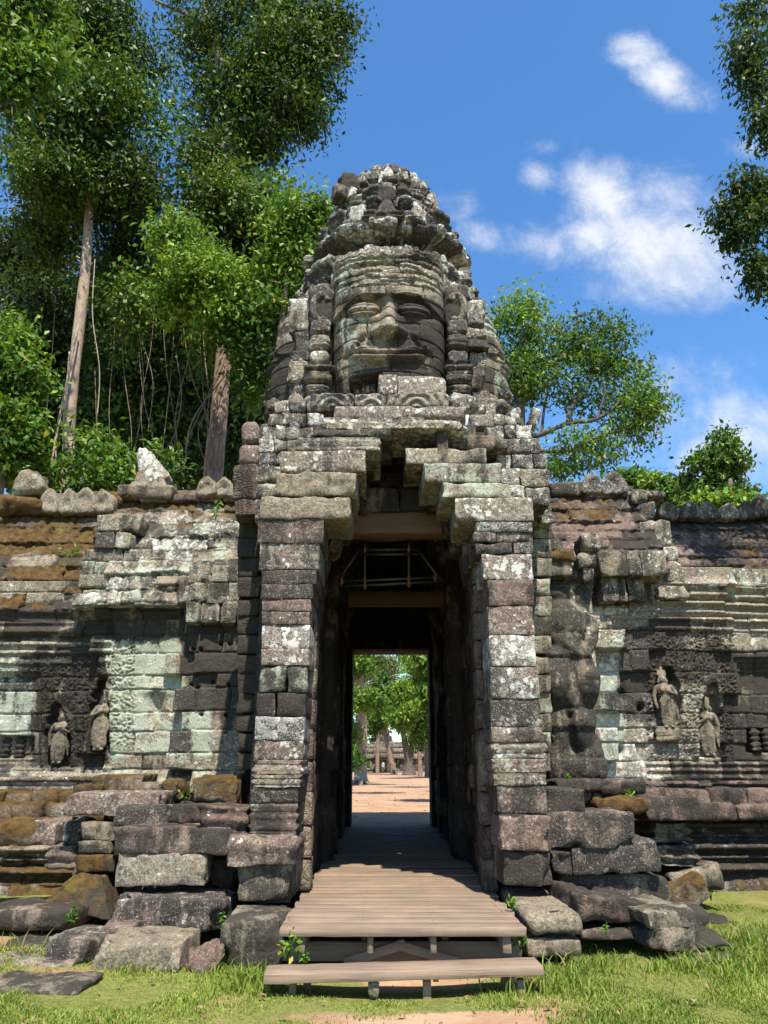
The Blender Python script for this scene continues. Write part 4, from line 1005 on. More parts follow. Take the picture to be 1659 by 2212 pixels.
# ridge stones
RD = (.15, .35, .15, .35, .55, .2)
def crest(parent, px, pyb, pyt, Y, wpx, at, name='crest_stone', t=.3):
    mb = MB(); x, _, z0 = P(px, pyb, Y); z1 = ZP(pyt, Y); w = wpx * Y / 1580
    petal_block(mb, x, Y, z0 - .06, w, z1 - z0 + .06, t, at); return mb.build(name, STONE, parent, (x, Y, z0))
for (px, pyt, w) in [(108, 1060, 42), (147, 1060, 38), (186, 1058, 46), (226, 1062, 44)]: crest(lr, px, 1106, pyt, 13.0, w, RD)
mb = MB()
for k in range(-10, 9):
    x = k * 60
    pxblock(mb, x, x + 62, 1066 + (30 if x < 250 else 0) * 1, 1084 + (30 if x < 250 else 0), 13.0, .6, (.6, .3, .3, .2, .3, 0), r=.05, jit=.03)
mb.build('ridge_course', STONE, lr, P(250, 1080, 13.0))
mb = MB(); pxblock(mb, -6, 85, 1062, 1106, 12.7, .7, (.3, .95, .1, .2, .1, 0), r=.14, jit=.08, rough=.03); pxblock(mb, 22, 84, 1012, 1066, 12.8, .5, (.15, .5, .1, .5, .45, 0), r=.13, jit=.08, rough=.03)
mb.build('mossy_finial', STONE, lr, P(45, 1106, 13.0))
mb = MB()
def cone(p, un, h): 
    k = np.clip((un[:, 2] + 1) / 2, 0, 1); p = p.copy(); p[:, 0] *= 1 - .62 * k; p[:, 1] *= 1 - .4 * k; return p
pxblock(mb, 266, 362, 1000, 1062, 12.95, .7, (.2, .1, .3, .1, .6, 0), r=.1, jit=.06, rough=.03, warp=cone, roll=.1)
pxblock(mb, 283, 350, 958, 1046, 13.0, .5, (.45, .0, .2, .0, .85, 0), r=.12, jit=.07, rough=.03, roll=.42, warp=cone)
pxblock(mb, 258, 372, 1042, 1074, 12.9, .8, (.4, .3, .2, .1, .5, 0), r=.06, jit=.05)
mb.build('split_finial', STONE, lr, P(313, 1066, 13.1))
crest(lr, 448, 1070, 1032, 13.0, 46, RD); crest(lr, 486, 1070, 1034, 13.05, 44, RD)

# ---- right wall
rw = empty('enclosure_gallery', P(1420, 1700, 12.2), 'long right enclosure wall with dark tiled roof, carved guardian and goddess niches', 'wall')
def r_off(px, py): return (.55 if px < 1205 else .32 if px < 1300 else .12 if px < 1395 else .05 if px < 1560 else -.06)
def r_shape(px, py, u, z):
    d = 0 * px; c = px > 1300
    for (yc, w, k) in [(1262, 9, .12), (1283, 6, .08), (1302, 5, .11), (1320, 6, .07), (1336, 5, .09), (1356, 5, .04)]: d = d + k * gs(py, yc + (px - 1300) * .02, w) * c
    for (x0, x1, y0, y1) in [(1408, 1470, 1440, 1598), (1508, 1560, 1476, 1636)]:
        m = niche_mask(px, py, x0, x1, y0, y1); mo = niche_mask(px, py, x0 - 13, x1 + 13, y0 - 20, y1)
        d = d - .14 * m + .05 * (mo - m)
    for k, e in enumerate((0, 10, 20)): d = d - .05 * box(px, 1590 + e, 1800, 1.5) * box(py, 1420 + e, 1700 - e, 1.5)
    d = d - .14 * box(px, 1626, 1780, 1.5) * box(py, 1572, 1625, 1.5)
    d = d + .04 * box(px, 1476, 1500, 2) * box(py, 1400, 1620, 3) + ornament(px, py, .017) * np.clip(box(px, 1395, 1590, 6) * box(py, 1365, 1640, 6) + .6 * box(px, 1300, 1590, 6) * box(py, 1345, 1400, 6), 0, 1)
    for yc in (1650, 1664, 1680, 1696): d = d + .06 * gs(py, yc, 4.5) * (px > 1390)
    for (hx, hy, r) in [(1338, 1503, 9), (1378, 1530, 6), (1335, 1620, 7)]: d = d - .2 * np.exp(-((px - hx) / r) ** 2 - ((py - hy) / (r * 1.4)) ** 2)
    d = d + .12 * sstep(py, 1640, 1712) * (px > 1380)
    return d
def r_attr(px, py, R):
    a = np.zeros(R.shape[:2] + (3,)); b = np.zeros_like(a); n = vnoise(px / 60, py / 60, 0 * px, 24)
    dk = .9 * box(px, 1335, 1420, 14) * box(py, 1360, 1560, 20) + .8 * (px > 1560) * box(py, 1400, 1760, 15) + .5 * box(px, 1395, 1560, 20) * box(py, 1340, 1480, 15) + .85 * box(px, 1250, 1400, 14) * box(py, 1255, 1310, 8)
    gr = .85 * box(px, 1285, 1345, 12) * box(py, 1370, 1650, 20) + .6 * box(px, 1290, 1420, 18) * box(py, 1480, 1680, 20) + .6 * box(px, 1400, 1700, 20) * box(py, 1230, 1290, 12)
    a[..., 0] = .2 + .3 * R[..., 1] + .3 * box(px, 1170, 1300, 15) * (py > 1550); a[..., 1] = .05
    a[..., 2] = np.clip(.12 + .55 * dk + .22 * n + .5 * (R[..., 2] > np.where(dk > .5, .5, .84)) * (.4 + .6 * np.clip(dk, 0, 1)), 0, 1.0)
    b[..., 0] = np.clip(.2 + .65 * gr + .2 * n - .2 * dk, 0, 1); b[..., 1] = .42 + .35 * R[..., 3] - .3 * np.clip(dk, 0, 1) + .25 * box(px, 1150, 1420, 20); b[..., 2] = .5 * box(px, 1395, 1590, 10)
    return a, b
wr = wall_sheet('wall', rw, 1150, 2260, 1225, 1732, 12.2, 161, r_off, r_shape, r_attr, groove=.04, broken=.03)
d3 = place_fig('carved_goddess', FIGS[2], P(1441, 1590, 12.2)[0], 12.08, ZP(1574, 12.2), .92, wr, (.15, 0, .24, .2, .25, .1), .8, 0)
d3['label'] = 'broad skirted goddess on a little pedestal in the taller right niche'
mb = MB(); pxblock(mb, 1418, 1470, 1568, 1600, 12.02, .3, (.2, 0, .3, .2, .4, 0), ridge=mould(2, .02), res=.04)
mb.build('pedestal', STONE, wr, P(1444, 1600, 12.1))
d4 = place_fig('carved_goddess', FIGS[1], P(1534, 1630, 12.2)[0], 12.22, ZP(1634, 12.2), .92, wr, (.25, .1, .28, .1, .1, .1), .8, 0)
d4['label'] = 'brownish goddess leaning sideways in the narrow niche at right'
for (x, y0, y1) in [(1634, 1575, 1622), (1660, 1575, 1622), (1686, 1575, 1622)]:
    mb = MB(); pxblock(mb, x - 10, x + 10, y0, y1, 12.38, .16, (.3, 0, .55, .1, .2, 0), ridge=mould(4, .02), res=.03, r=.05)
    mb.build('baluster', STONE, wr, P(x, y1, 12.4))
for (x, y0, y1) in [(10, 1592, 1636), (40, 1592, 1636)]:
    mb = MB(); pxblock(mb, x - 10, x + 10, y0, y1, 12.12, .16, (.3, 0, .6, .1, .1, 0), ridge=mould(4, .02), res=.03, r=.05)
    mb.build('baluster', STONE, wl, P(x, y1, 12.2))
gfig = guardian()
place_fig('guardian_relief', gfig, P(1236, 1680, 11.55)[0], 11.62, ZP(1682, 11.6), ZP(1245, 11.6) - ZP(1682, 11.6), wr, (.2, .05, .48, .45, .55, .1), .75, 0, True, .8)
# mossy cap stone and coil above the guardian
mb = MB(); pxblock(mb, 1166, 1240, 1188, 1210, 11.2, .6, (.2, 1.1, 0, .1, .0, 0), r=.08, jit=.05, rough=.025); pxblock(mb, 1172, 1236, 1210, 1245, 11.25, .6, (.1, .5, .3, .3, .55, .1), r=.05)
pxblock(mb, 1160, 1210, 1150, 1190, 11.3, .6, (.4, .05, .3, .1, .6, .2)); pxblock(mb, 1256, 1300, 1148, 1190, 11.2, .5, (.3, 0, .3, .1, .6, .6), r=.08, rough=.03); pxblock(mb, 1250, 1292, 1190, 1225, 11.25, .4, (.2, 0, .3, .1, .6, .6), r=.08, rough=.03); pxblock(mb, 1258, 1282, 1222, 1256, 11.3, .3, (.2, .1, .4, .1, .5, .6), r=.07, rough=.03)
row(mb, 1245, 1300, 1300, 1395, 11.75, 3, (.2, 0, .35, .35, .6, .5), prot=.05); row(mb, 1188, 1245, 1296, 1440, 11.6, 3, (.2, .1, .4, .3, .65, .5), prot=.06)
mb.build('cap_stone', STONE, wr, P(1210, 1245, 11.5))
def rr_attr(px, py, R):
    a = np.zeros(R.shape[:2] + (3,)); b = np.zeros_like(a); n = vnoise(px / 50, py / 40, 0 * px, 34)
    ms = box(px, 1195, 1330, 25) * box(py, 1040, 1160, 22) * .5 + .5 * box(px, 1600, 1800, 20) * box(py, 1150, 1230, 15)
    a[..., 0] = .75 + .3 * R[..., 1]; a[..., 1] = np.clip(ms + .3 * (R[..., 2] - .5), 0, .9); a[..., 2] = .48 + .3 * n + .25 * (R[..., 2] - .5)
    b[..., 0] = .12; b[..., 1] = .18 + .38 * R[..., 3]
    return a, b
ra = roof('roof', rw, 1172, 1452, 1236, 1050, 11.9, 1.5, 191, lambda x, y: .0, rr_attr, rib=.2, rowh=.24)
rb = roof('roof', rw, 1436, 2270, 1268, 1108, 12.2, 1.35, 195, lambda x, y: -.1, rr_attr, rib=.2, rowh=.22)
mb = MB(); G2 = (.2, 0, .3, .35, .7, .5)                   # carved gable end standing between the two roofs
for (x0, x1, y0, y1) in [(1386, 1452, 1128, 1178), (1398, 1470, 1178, 1215), (1412, 1478, 1215, 1262), (1420, 1490, 1262, 1290), (1380, 1420, 1080, 1125), (1366, 1400, 1058, 1085)]:
    pxblock(mb, x0, x1, y0, y1, 11.9 + (1262 - y0) * .004, .55, G2, r=.06, jit=.04, rough=.03, res=.04)
mb.build('gable_end', STONE, rw, P(1435, 1290, 11.9))
RD2 = (.5, .05, .35, .25, .7, .2)
for (px, pyt, w, pyb) in [(1276, 1028, 46, 1066), (1325, 1024, 56, 1066)]: crest(ra, px, pyb, pyt, 13.1, w, RD2)
mb = MB(); pxblock(mb, 1190, 1262, 1038, 1070, 13.0, .5, RD2, r=.06); pxblock(mb, 1260, 1440, 1058, 1074, 13.05, .6, RD2, r=.05, jit=.03)
mb.build('ridge_course', STONE, ra, P(1300, 1074, 13.1))
for (px, pyt, w) in [(1441, 1086, 44), (1488, 1088, 40), (1526, 1088, 46), (1572, 1090, 42), (1612, 1086, 40)]: crest(rb, px, 1118, pyt, 13.3, w, RD2)
mb = MB(); pxblock(mb, 1630, 1676, 1066, 1112, 13.2, .5, RD2, r=.1, jit=.05, warp=cone); mb.build('crest_stone', STONE, rb, P(1650, 1112, 13.3))

# ---- moulded plinths
def plinth(name, parent, px0, px1, Yf, ztop, seed, bands, attr, rake=.35, Yref=None):
    X0 = P(px0, 1800, Yf)[0]; X1 = P(px1, 1800, Yf)[0]
    us = np.arange(X0, X1, .022); zs = np.arange(-.05, ztop, .014)
    uu, zz = np.meshgrid(us, zs); k = zz / ztop
    D, R = masonry(us, zs, rows(-.05, ztop, .24, seed), .55, seed, groove=.035, off=.03, broken=.1, rough=.012)
    d = -rake * k ** .8 + 0 * uu
    for (c, w, h) in bands: d = d + h * np.exp(-(np.abs(k - c) / w) ** 3)
    a, b = attr(*proj(uu, Yf - d, zz), R)
    mb = MB(); sheet(mb, (0, Yf, 0), (1, 0, 0), (0, -1, 0), us, zs, D + d, a, b, back=.9)
    return mb.build(name, STONE, parent, ((X0 + X1) / 2, Yf, 0))
def pl_attr(m, dk, rd):
    def f(px, py, R):
        a = np.zeros(R.shape[:2] + (3,)); b = np.zeros_like(a); n = vnoise(px / 40, py / 40, 0 * px, 44)
        a[..., 0] = rd + .3 * R[..., 1]; a[..., 1] = np.clip(m + .35 * n + .3 * (R[..., 2] - .5), 0, 1); a[..., 2] = np.clip(dk + .25 * n, 0, 1); b[..., 0] = .25; b[..., 1] = .3 + .35 * R[..., 3]
        return a, b
    return f
BANDS = [(.97, .05, .30), (.86, .03, .14), (.76, .04, .22), (.64, .03, .12), (.52, .05, .24), (.40, .03, .14), (.28, .04, .2), (.06, .12, .12)]
plinth('plinth', lw, -580, 330, 11.15, 1.13, 55, BANDS, pl_attr(.45, .32, .25))
plinth('plinth', rw, 1395, 2290, 11.55, 1.12, 56, BANDS, pl_attr(.08, .58, .45))
plinth('plinth', lw, -580, 560, 11.75, 1.50, 57, [(.97, .03, .1), (.88, .03, .08), (.8, .04, .1)], pl_attr(.25, .3, .3), rake=.15)
plinth('plinth', rw, 1180, 2290, 11.95, 1.44, 58, [(.97, .025, .12), (.91, .02, .08), (.84, .03, .12)], pl_attr(.05, .4, .6), rake=.15)
def ledge(parent, px0, px1, Y, dep, z, n, at):
    mb = MB(); xs = np.linspace(P(px0, 1740, Y)[0], P(px1, 1740, Y)[0], n + 1)
    for a, b in zip(xs[:-1], xs[1:]): block(mb, ((a + b) / 2, Y + dep / 2, z - .11 + RNG.uniform(-.015, .015)), (b - a - .01, dep, .22), at=at, r=.05, jit=.03, rough=.018)
    mb.build('ledge', STONE, parent, ((xs[0] + xs[-1]) / 2, Y, z))
ledge(lw, -588, 300, 11.0, 1.1, 1.17, 13, (.5, .6, .2, .1, .2, 0)); ledge(rw, 1395, 2283, 11.35, 1.0, 1.15, 9, (.8, 0, .4, .15, .35, 0))
ledge(lw, -578, 300, 11.35, .8, 1.32, 15, (.4, .75, .2, .2, .3, 0)); ledge(rw, 1200, 2296, 11.6, .8, 1.33, 13, (.75, 0, .35, .1, .35, 0))

# ------------------------------------------------------------------ loose and tumbled stones at the foot of the gate
LG = "stones fallen and stacked at the foot of the gate"
def loose(label, x0, x1, y0, y1, Y, dep, at=(.6, 0, .4, .1, .45, 0), name='stone_block', group=LG, **kw):
    mb = MB(); kw.setdefault('r', .016); kw.setdefault('jit', .03); kw.setdefault('rough', .013); kw.setdefault('res', .036); kw.setdefault('maxn', 38); kw.setdefault('chip', 1.5)
    pxblock(mb, x0, x1, y0, y1, Y, dep, at, **kw)
    a = P((x0 + x1) / 2, y1, Y)
    return tag(mb.build(name, STONE, None, (a[0], Y + dep / 2, a[2])), label, 'stone block', group)
GP = (.75, .05, .26, .14, .6, 0); DK = (.6, .1, .4, .14, .52, 0); TANS = (.05, .05, .28, .25, .3, 0); MS = (.3, .7, .2, .15, .15, 0)
# left side
loose('broad pale topped block standing alone in the left turf with a chipped corner', 200, 392, 2036, 2106, 7.2, .75, (.15, .05, .28, .05, .2, 0), chip=1.6, seed=5)
loose('dark reddish block lying half behind the pale chipped block in the left turf', 106, 212, 2030, 2092, 7.45, .6, DK, yaw=-.25)
loose('thin dark slab tucked behind the pale chipped block at left', 205, 292, 2002, 2034, 7.75, .5, DK, roll=.08)
loose('long dark brown block with white spots at the bottom of the left stack', 240, 488, 1936, 2012, 8.0, .7, (.6, 0, .4, .08, .55, 0), seed=11)
loose('long pale tan block second from the bottom of the left stack', 247, 443, 1846, 1915, 8.25, .7, (.05, 0, .15, .35, .5, 0), seed=3)
loose('porous rust red lump wedged beside the pale tan block of the left stack', 446, 512, 1854, 1914, 8.5, .6, (.9, .35, .6, 0, .05, .3), rough=.05, r=.08)
loose('long charcoal slab tapering to the left on top of the pale tan block', 246, 494, 1790, 1848, 8.25, .95, (.55, 0, .46, .18, .5, 0), seed=14)
loose('ridged moulded block leaning against the left pier above the charcoal slab', 426, 538, 1742, 1798, 8.45, .8, (.85, 0, .35, .05, .3, 0), ridge=mould(2, .03, .3))
loose('big square block under the left pier with a split pale top', 474, 608, 1988, 2098, 7.35, .95, (.1, .05, .3, .15, .28, 0), seed=8)
loose('stained square block carrying the left pier above its lowest stone', 514, 628, 1870, 1950, 8.1, .9, (.15, .05, .42, .1, .4, 0))
loose('wide lichen flecked block jutting left from the foot of the left pier', 491, 640, 1806, 1868, 8.0, .8, (.7, .02, .3, .1, .45, 0), ridge=mould(1, .02))
loose('flat dark purple slab at the top of the left rubble steps', 136, 345, 1714, 1762, 9.4, .9, GP, seed=21)
loose('spotted grey block with white blotches in the middle of the left rubble steps', 251, 364, 1742, 1784, 9.0, .7, (.45, .05, .45, .1, .7, 0))
loose('dark squarish block right of the spotted one on the left rubble steps', 366, 432, 1736, 1778, 9.05, .7, (.6, .1, .5, .1, .3, 0))
loose('sloping purple grey block beside the mossy roll at far left', 58, 124, 1772, 1828, 9.8, .7, GP, roll=-.05)
loose('small rounded block with bright white blotches left of the rubble steps', 126, 176, 1772, 1832, 9.7, .6, (.6, 0, .45, .05, .8, 0), r=.09)
loose('block with a moss edge above two thin dark courses in the left rubble', 172, 252, 1776, 1816, 9.3, .7, (.35, .4, .4, .25, .5, 0))
loose('thin blackish course stone with a pale rim in the left rubble', 163, 240, 1818, 1846, 9.25, .7, (.3, .2, .6, .3, .5, 0), r=.03)
loose('lower blackish mossy course stone left of the pale tan block', 160, 244, 1847, 1884, 9.2, .7, (.3, .55, .6, .05, .15, 0), r=.03)
loose('brown moulded stone low in the left rubble beside mossy plinth', 100, 164, 1826, 1880, 9.6, .7, (.5, .15, .35, .1, .35, 0), ridge=mould(2, .03))
loose('large mossy black stone sloping down to the ground left of the stack', 92, 246, 1896, 1974, 8.9, .8, (.2, .5, .75, .0, .2, 0), roll=-.18, warp=cone, seed=9)
loose('brown mossy slab lowest step against the left gallery foot', 150, 232, 1874, 1915, 9.35, .6, (.25, .6, .4, .1, .25, 0), r=.06)
loose('pitted reddish lump of laterite in the turf beside the left pier stone', 408, 472, 2052, 2108, 7.15, .4, (1.0, .4, .1, 0, 0, .2), rough=.05, r=.14, name='laterite_lump')
loose('mossy boulder with bright olive cap under the pale green wall', 345, 396, 1682, 1730, 9.9, .5, (.1, .8, .5, 0, .1, 0), r=.14, rough=.04)
loose('mossy square stone beside the left pier above the rubble steps', 416, 512, 1678, 1736, 9.5, .7, (.3, .55, .25, .25, .4, 0))
loose('ochre mossed block beneath the taller goddess niche', 196, 305, 1676, 1722, 10.2, .7, (.4, .5, .3, .15, .35, 0))
loose('dark mossed stone left of the ochre block beneath the goddess niches', 158, 224, 1694, 1732, 10.1, .6, (.3, .7, .45, .1, .2, 0))
loose('grey worn stone set into the foot of the pale green wall', 303, 348, 1690, 1724, 10.1, .6, (.3, .3, .4, .2, .35, 0))
loose('thick rounded mossy roll lying at the far left edge', -60, 84, 1772, 1826, 9.8, .6, (.2, .85, .2, .05, .1, 0), r=.16, rough=.03)
loose('flat reddish slab step at far left below the mossy plinth', -60, 158, 1966, 2012, 8.5, .9, (.7, .1, .5, 0, .1, 0), r=.06)
# right side
loose('square lichen flecked block under the right pier', 1084, 1188, 1762, 1838, 8.15, .85, (.8, 0, .2, .05, .5, 0), seed=2)
loose('black stained block below the square one of the right pier', 1084, 1190, 1842, 1914, 8.2, .85, (.1, 0, .56, .08, .35, 0))
loose('large pale stone beside the boardwalk at right with a long flat top', 1138, 1258, 1975, 2026, 7.35, 1.7, (.05, .02, .25, .1, .12, 0), r=.09, seed=6)
loose('low block half buried under the large pale stone at right', 1140, 1260, 2028, 2068, 7.37, 1.2, (.1, .05, .35, .05, .15, 0), r=.04)
loose('dark narrow block on the right pier side at the top of the right stack', 1186, 1274, 1702, 1756, 8.5, .8, (.65, .02, .42, .12, .5, 0))
loose('long black and purple block in the right stack with a broken right end', 1188, 1370, 1757, 1830, 8.35, 1.0, (.75, 0, .46, .1, .5, 0), seed=17)
loose('small rough reddish block left of the long tilted one in the right stack', 1190, 1238, 1836, 1892, 8.35, .7, (.8, .15, .4, 0, .4, .4), rough=.03)
loose('long tilted grey block with rounded right end in the right stack', 1240, 1425, 1820, 1884, 8.4, .9, (.45, 0, .38, .15, .6, 0), roll=.05, seed=19)
loose('wide tan black block at the bottom of the right stack', 1208, 1450, 1890, 1962, 8.5, .9, (.1, .05, .42, .1, .35, 0), seed=20)
loose('rough reddish block tumbled in front of the right stack', 1232, 1386, 1938, 1996, 7.75, .7, (1.0, .05, .45, 0, .1, .2), yaw=.22, roll=-.1, chip=2.0, rough=.03, seed=23)
loose('thin flat stone under the tumbled reddish block at right', 1256, 1372, 2010, 2030, 7.7, .6, (.5, .05, .5, 0, .1, 0), r=.03)
mbx = None
loose('upper dark slab of the split layered stone in the right turf', 1372, 1492, 1966, 2004, 7.55, .9, (.3, .0, .36, .1, .35, 0), yaw=.2, chip=1.8, seed=25)
loose('undercut pale lower layer of the split stone in the right turf', 1392, 1500, 2006, 2058, 7.5, .7, (.1, 0, .4, .1, .3, 0), yaw=.22, chip=2.2, rough=.035, seed=26)
loose('flat dark slab lying right of the split layered stone', 1494, 1590, 2018, 2050, 7.7, .8, (.5, 0, .65, 0, .05, 0), r=.05, warp=cone, yaw=.1)
loose('dark rounded stone behind the split layered stone at right', 1470, 1532, 1962, 2008, 8.4, .6, (.3, 0, .55, .05, .15, 0), r=.12)
loose('ochre mossed stone tilted against the right gallery foot', 1440, 1532, 1906, 1966, 9.6, .5, (.5, .55, .4, 0, .2, 0), roll=.5, seed=28)
loose('long stone thick with golden moss on the right stack', 1292, 1398, 1724, 1760, 9.3, .6, (.2, .95, .05, .05, .1, 0), r=.09, rough=.03, roll=.06)
loose('purple block right of the golden mossed stone', 1396, 1516, 1724, 1776, 9.7, .9, (.9, 0, .4, .1, .4, 0), seed=30)
loose('little dark stone standing behind the golden mossed stone', 1306, 1342, 1694, 1722, 9.5, .3, (.3, 0, .75, 0, .1, 0), r=.06)
loose('dark flat step stone at the feet of the carved guardian', 1202, 1318, 1684, 1712, 9.6, 1.0, (.6, .2, .55, .1, .2, 0), r=.05)
loose('brown step stone right of the guardian feet', 1318, 1400, 1684, 1718, 10.0, .9, (.6, .1, .45, .1, .3, 0), r=.05)
loose('moulded corner stone with knobbly bands beside the right stack', 1412, 1496, 1778, 1822, 10.0, .8, (.05, 0, .42, .1, .5, .2), ridge=mould(2, .045), res=.035)
loose('lower moulded corner stone with pale worn bands beside the right stack', 1418, 1508, 1824, 1872, 9.95, .8, (.0, .05, .32, .05, .5, .2), ridge=mould(2, .045, .4), res=.035)
loose('pale ochre footing stone at the base of the moulded right corner', 1448, 1566, 1874, 1930, 9.85, .9, (.05, .35, .3, 0, .2, .1), roll=.16, r=.06)
# worn paving slabs
def slab(label, px0, px1, pyn, pyf, at, seed):
    z = .05; Yn = (CAM_H - z) / -(ray(0, pyn)[2] / ray(0, pyn)[1]); Yf = (CAM_H - z) / -(ray(0, pyf)[2] / ray(0, pyf)[1])
    a, b = P(px0, pyn, Yn)[0], P(px1, pyn, Yn)[0]; mb = MB()
    block(mb, ((a + b) / 2, (Yn + Yf) / 2, -.005), (b - a, Yf - Yn, .13), at=at, r=.05, jit=.07, rough=.018, seed=seed, chip=.4)
    tag(mb.build('paving_slab', STONE, None, ((a + b) / 2, (Yn + Yf) / 2, -.05)), label, 'paving slab', 'worn paving slabs left of the gate')
slab('nearest worn paving slab sunk in earth at far left', -80, 168, 2140, 2100, (.45, .1, .35, 0, .05, 0), 1)
slab('tan worn paving slab behind the nearest one at far left', -60, 150, 2084, 2050, (.1, .1, .25, 0, .1, 0), 2)
slab('small greyish paving slab between tufts at far left', 0, 120, 2044, 2018, (.2, .05, .4, 0, .1, 0), 3)
slab('flat brown slab flush with the turf right of the dark layered stone', 1440, 1600, 2076, 2058, (.4, .1, .5, 0, .05, 0), 4)
slab('dark low slab among turf at the right gallery foot', 1500, 1610, 1994, 1966, (.5, .1, .6, 0, .05, 0), 5)

# ------------------------------------------------------------------ timber boardwalk, step, scaffold
wk = empty('boardwalk', (.16, 13, 0), 'weathered plank boardwalk running from the grass through the gate passage', 'boardwalk')
ZD = CAM_H - .1755 * 7.0
rs = random.Random(19); y = 7.0; k = 0
while y < 18.9:
    w = rs.uniform(.2, .27); mb = MB()
    tone = rs.uniform(.66, 1.0); dz = rs.uniform(-.006, .006)
    woodbox(mb, (.156 + rs.uniform(-.012, .012), y + w / 2, ZD - .033 + dz), (2.02 + rs.uniform(-.03, .03), w - rs.uniform(.012, .024), .066), tone, 0, seed=rs.randrange(9999), res=.16, roll=rs.uniform(-.003, .003))
    for nx in (-.8, -.2, .42, 1.08):
        for ny in (.28, .72): block(mb, (nx + rs.uniform(-.03, .03), y + w * ny, ZD + dz - .001), (.014, .014, .006), r=.002, jit=0, rough=0, chip=0, at=(0, .6, .5, 0, 0, 0), res=.02)
    mb.build('plank', WOOD, wk, (.156, y + w / 2, ZD - .066)); y += w
for px in (655, 800, 935, 1092):
    x = P(px, 2040, 7.15)[0]; mb = MB(); woodbox(mb, (x, 13.0, ZD - .066 - .065), (.05 if px != 1092 else .07, 11.9, .125), .5); mb.build('joist', WOOD, wk, (x, 13, ZD - .19))
for px in (632, 788, 962, 1112):
    x = P(px, 2040, 7.3)[0]; mb = MB(); woodbox(mb, (x, 7.42, (ZD - .07) / 2), (.06, .07, ZD - .07 + .06), .35); mb.build('post', WOOD, wk, (x, 7.42, 0))
mb = MB(); woodbox(mb, (.16, 7.34, .14), (2.02, .05, .15), .35); mb.build('cross_beam', WOOD, wk, (.16, 7.34, .07))
for (xa, ya, xb, yb) in [(752, 2068, 868, 2032), (864, 2034, 984, 2068)]:
    a = P(xa, ya, 7.2); b = P(xb, yb, 7.2); L = math.hypot(b[0] - a[0], b[2] - a[2]); mb = MB()
    woodbox(mb, ((a[0] + b[0]) / 2, 7.2, (a[2] + b[2]) / 2 - .03), (L + .06, .045, .075), .75, roll=math.atan2(b[2] - a[2], b[0] - a[0]))
    mb.build('brace', WOOD, wk, ((a[0] + b[0]) / 2, 7.2, (a[2] + b[2]) / 2))
st = empty('wooden_step', (.16, 6.95, 0), 'long low plank step on short posts before the boardwalk', 'step')
YS = 6.56; a = P(565, 2102, YS); b = P(1176, 2090, YS); zt = CAM_H + ray(0, 2097)[2] / ray(0, 2097)[1] * YS
mb = MB(); woodbox(mb, ((a[0] + b[0]) / 2, YS + .155, zt - .033), (b[0] - a[0], .31, .066), .95, yaw=.028, roll=.02, res=.14); mb.build('tread', WOOD, st, ((a[0] + b[0]) / 2, YS + .17, zt - .066))
for (px, w) in [(632, .055), (652, .05), (806, .06), (922, .062), (942, .045), (1108, .045), (1126, .06)]:
    x = P(px, 2120, YS + .1)[0]; sh = px in (652, 942, 1108); mb = MB()
    woodbox(mb, (x, YS + .12, (zt - .08) / 2 + (.05 if sh else -.05)), (w, .07, (zt - .06) * (.45 if sh else 1) + (0 if sh else .08)), .7); mb.build('leg', WOOD, st, (x, YS + .12, 0))
for (px, w) in [(665, .06), (1090, .06)]:
    x = P(px, 2100, YS + .3)[0]; mb = MB(); woodbox(mb, (x, YS + .3, zt / 2 - .06), (w, .06, zt - .01), .5); mb.build('leg', WOOD, st, (x, YS + .3, 0))
mb = MB(); x = P(806, 2150, 6.6)[0]; block(mb, (x, 6.63, .03), (.09, .09, .10), at=(.2, .1, .2, 0, .1, 0), r=.02, jit=.02)
tag(mb.build('footing_stone', STONE, None, (x, 6.63, -.04)), 'little tan footing stone under the middle post of the step', 'stone')

sc = empty('scaffold', P(845, 1260, 10.2), 'rusty tube scaffold propping the vault inside the gate passage', 'scaffold')
def pipe(x0, y0, x1, y1, Y0=10.0, Y1=None, r=.018):
    a = np.array(P(x0, y0, Y0)); b = np.array(P(x1, y1, Y1 or Y0)); mb = MB(); tube(mb, [a, (a + b) / 2, b], r, 10); mb.build('pipe', STEEL, sc, tuple((a + b) / 2))
for l in [(712, 1171, 976, 1162), (769, 1188, 904, 1187), (780, 1198, 905, 1197), (788, 1171, 788, 1268), (883, 1160, 883, 1266), (778, 1186, 734, 1248), (900, 1186, 952, 1252), (730, 1256, 958, 1247), (734, 1267, 958, 1256)]: pipe(*l)
for l in [(785, 1025, 892, 1024, 10.3), (782, 1041, 890, 1040, 10.3), (845, 1000, 898, 1048, 10.4), (822, 1000, 780, 1050, 10.4), (790, 1000, 790, 1100, 10.4), (886, 1000, 886, 1100, 10.4), (735, 1256, 735, 1262, 10.0, 11.8), (955, 1248, 955, 1255, 10.0, 11.8)]: pipe(*l)
for (x, y) in [(733, 1172), (941, 1164), (788, 1188), (883, 1187), (788, 1255), (883, 1251), (738, 1257), (940, 1249), (788, 1266), (883, 1261)]:
    c = np.array(P(x, y, 9.97)); mb = MB(); block(mb, tuple(c), (.05, .07, .06), r=.015, jit=.008, rough=.004, res=.03); tube(mb, [c + (0, -.05, -.06), c + (0, -.05, .06)], .014, 6); mb.build('coupler', RUST, sc, tuple(c))

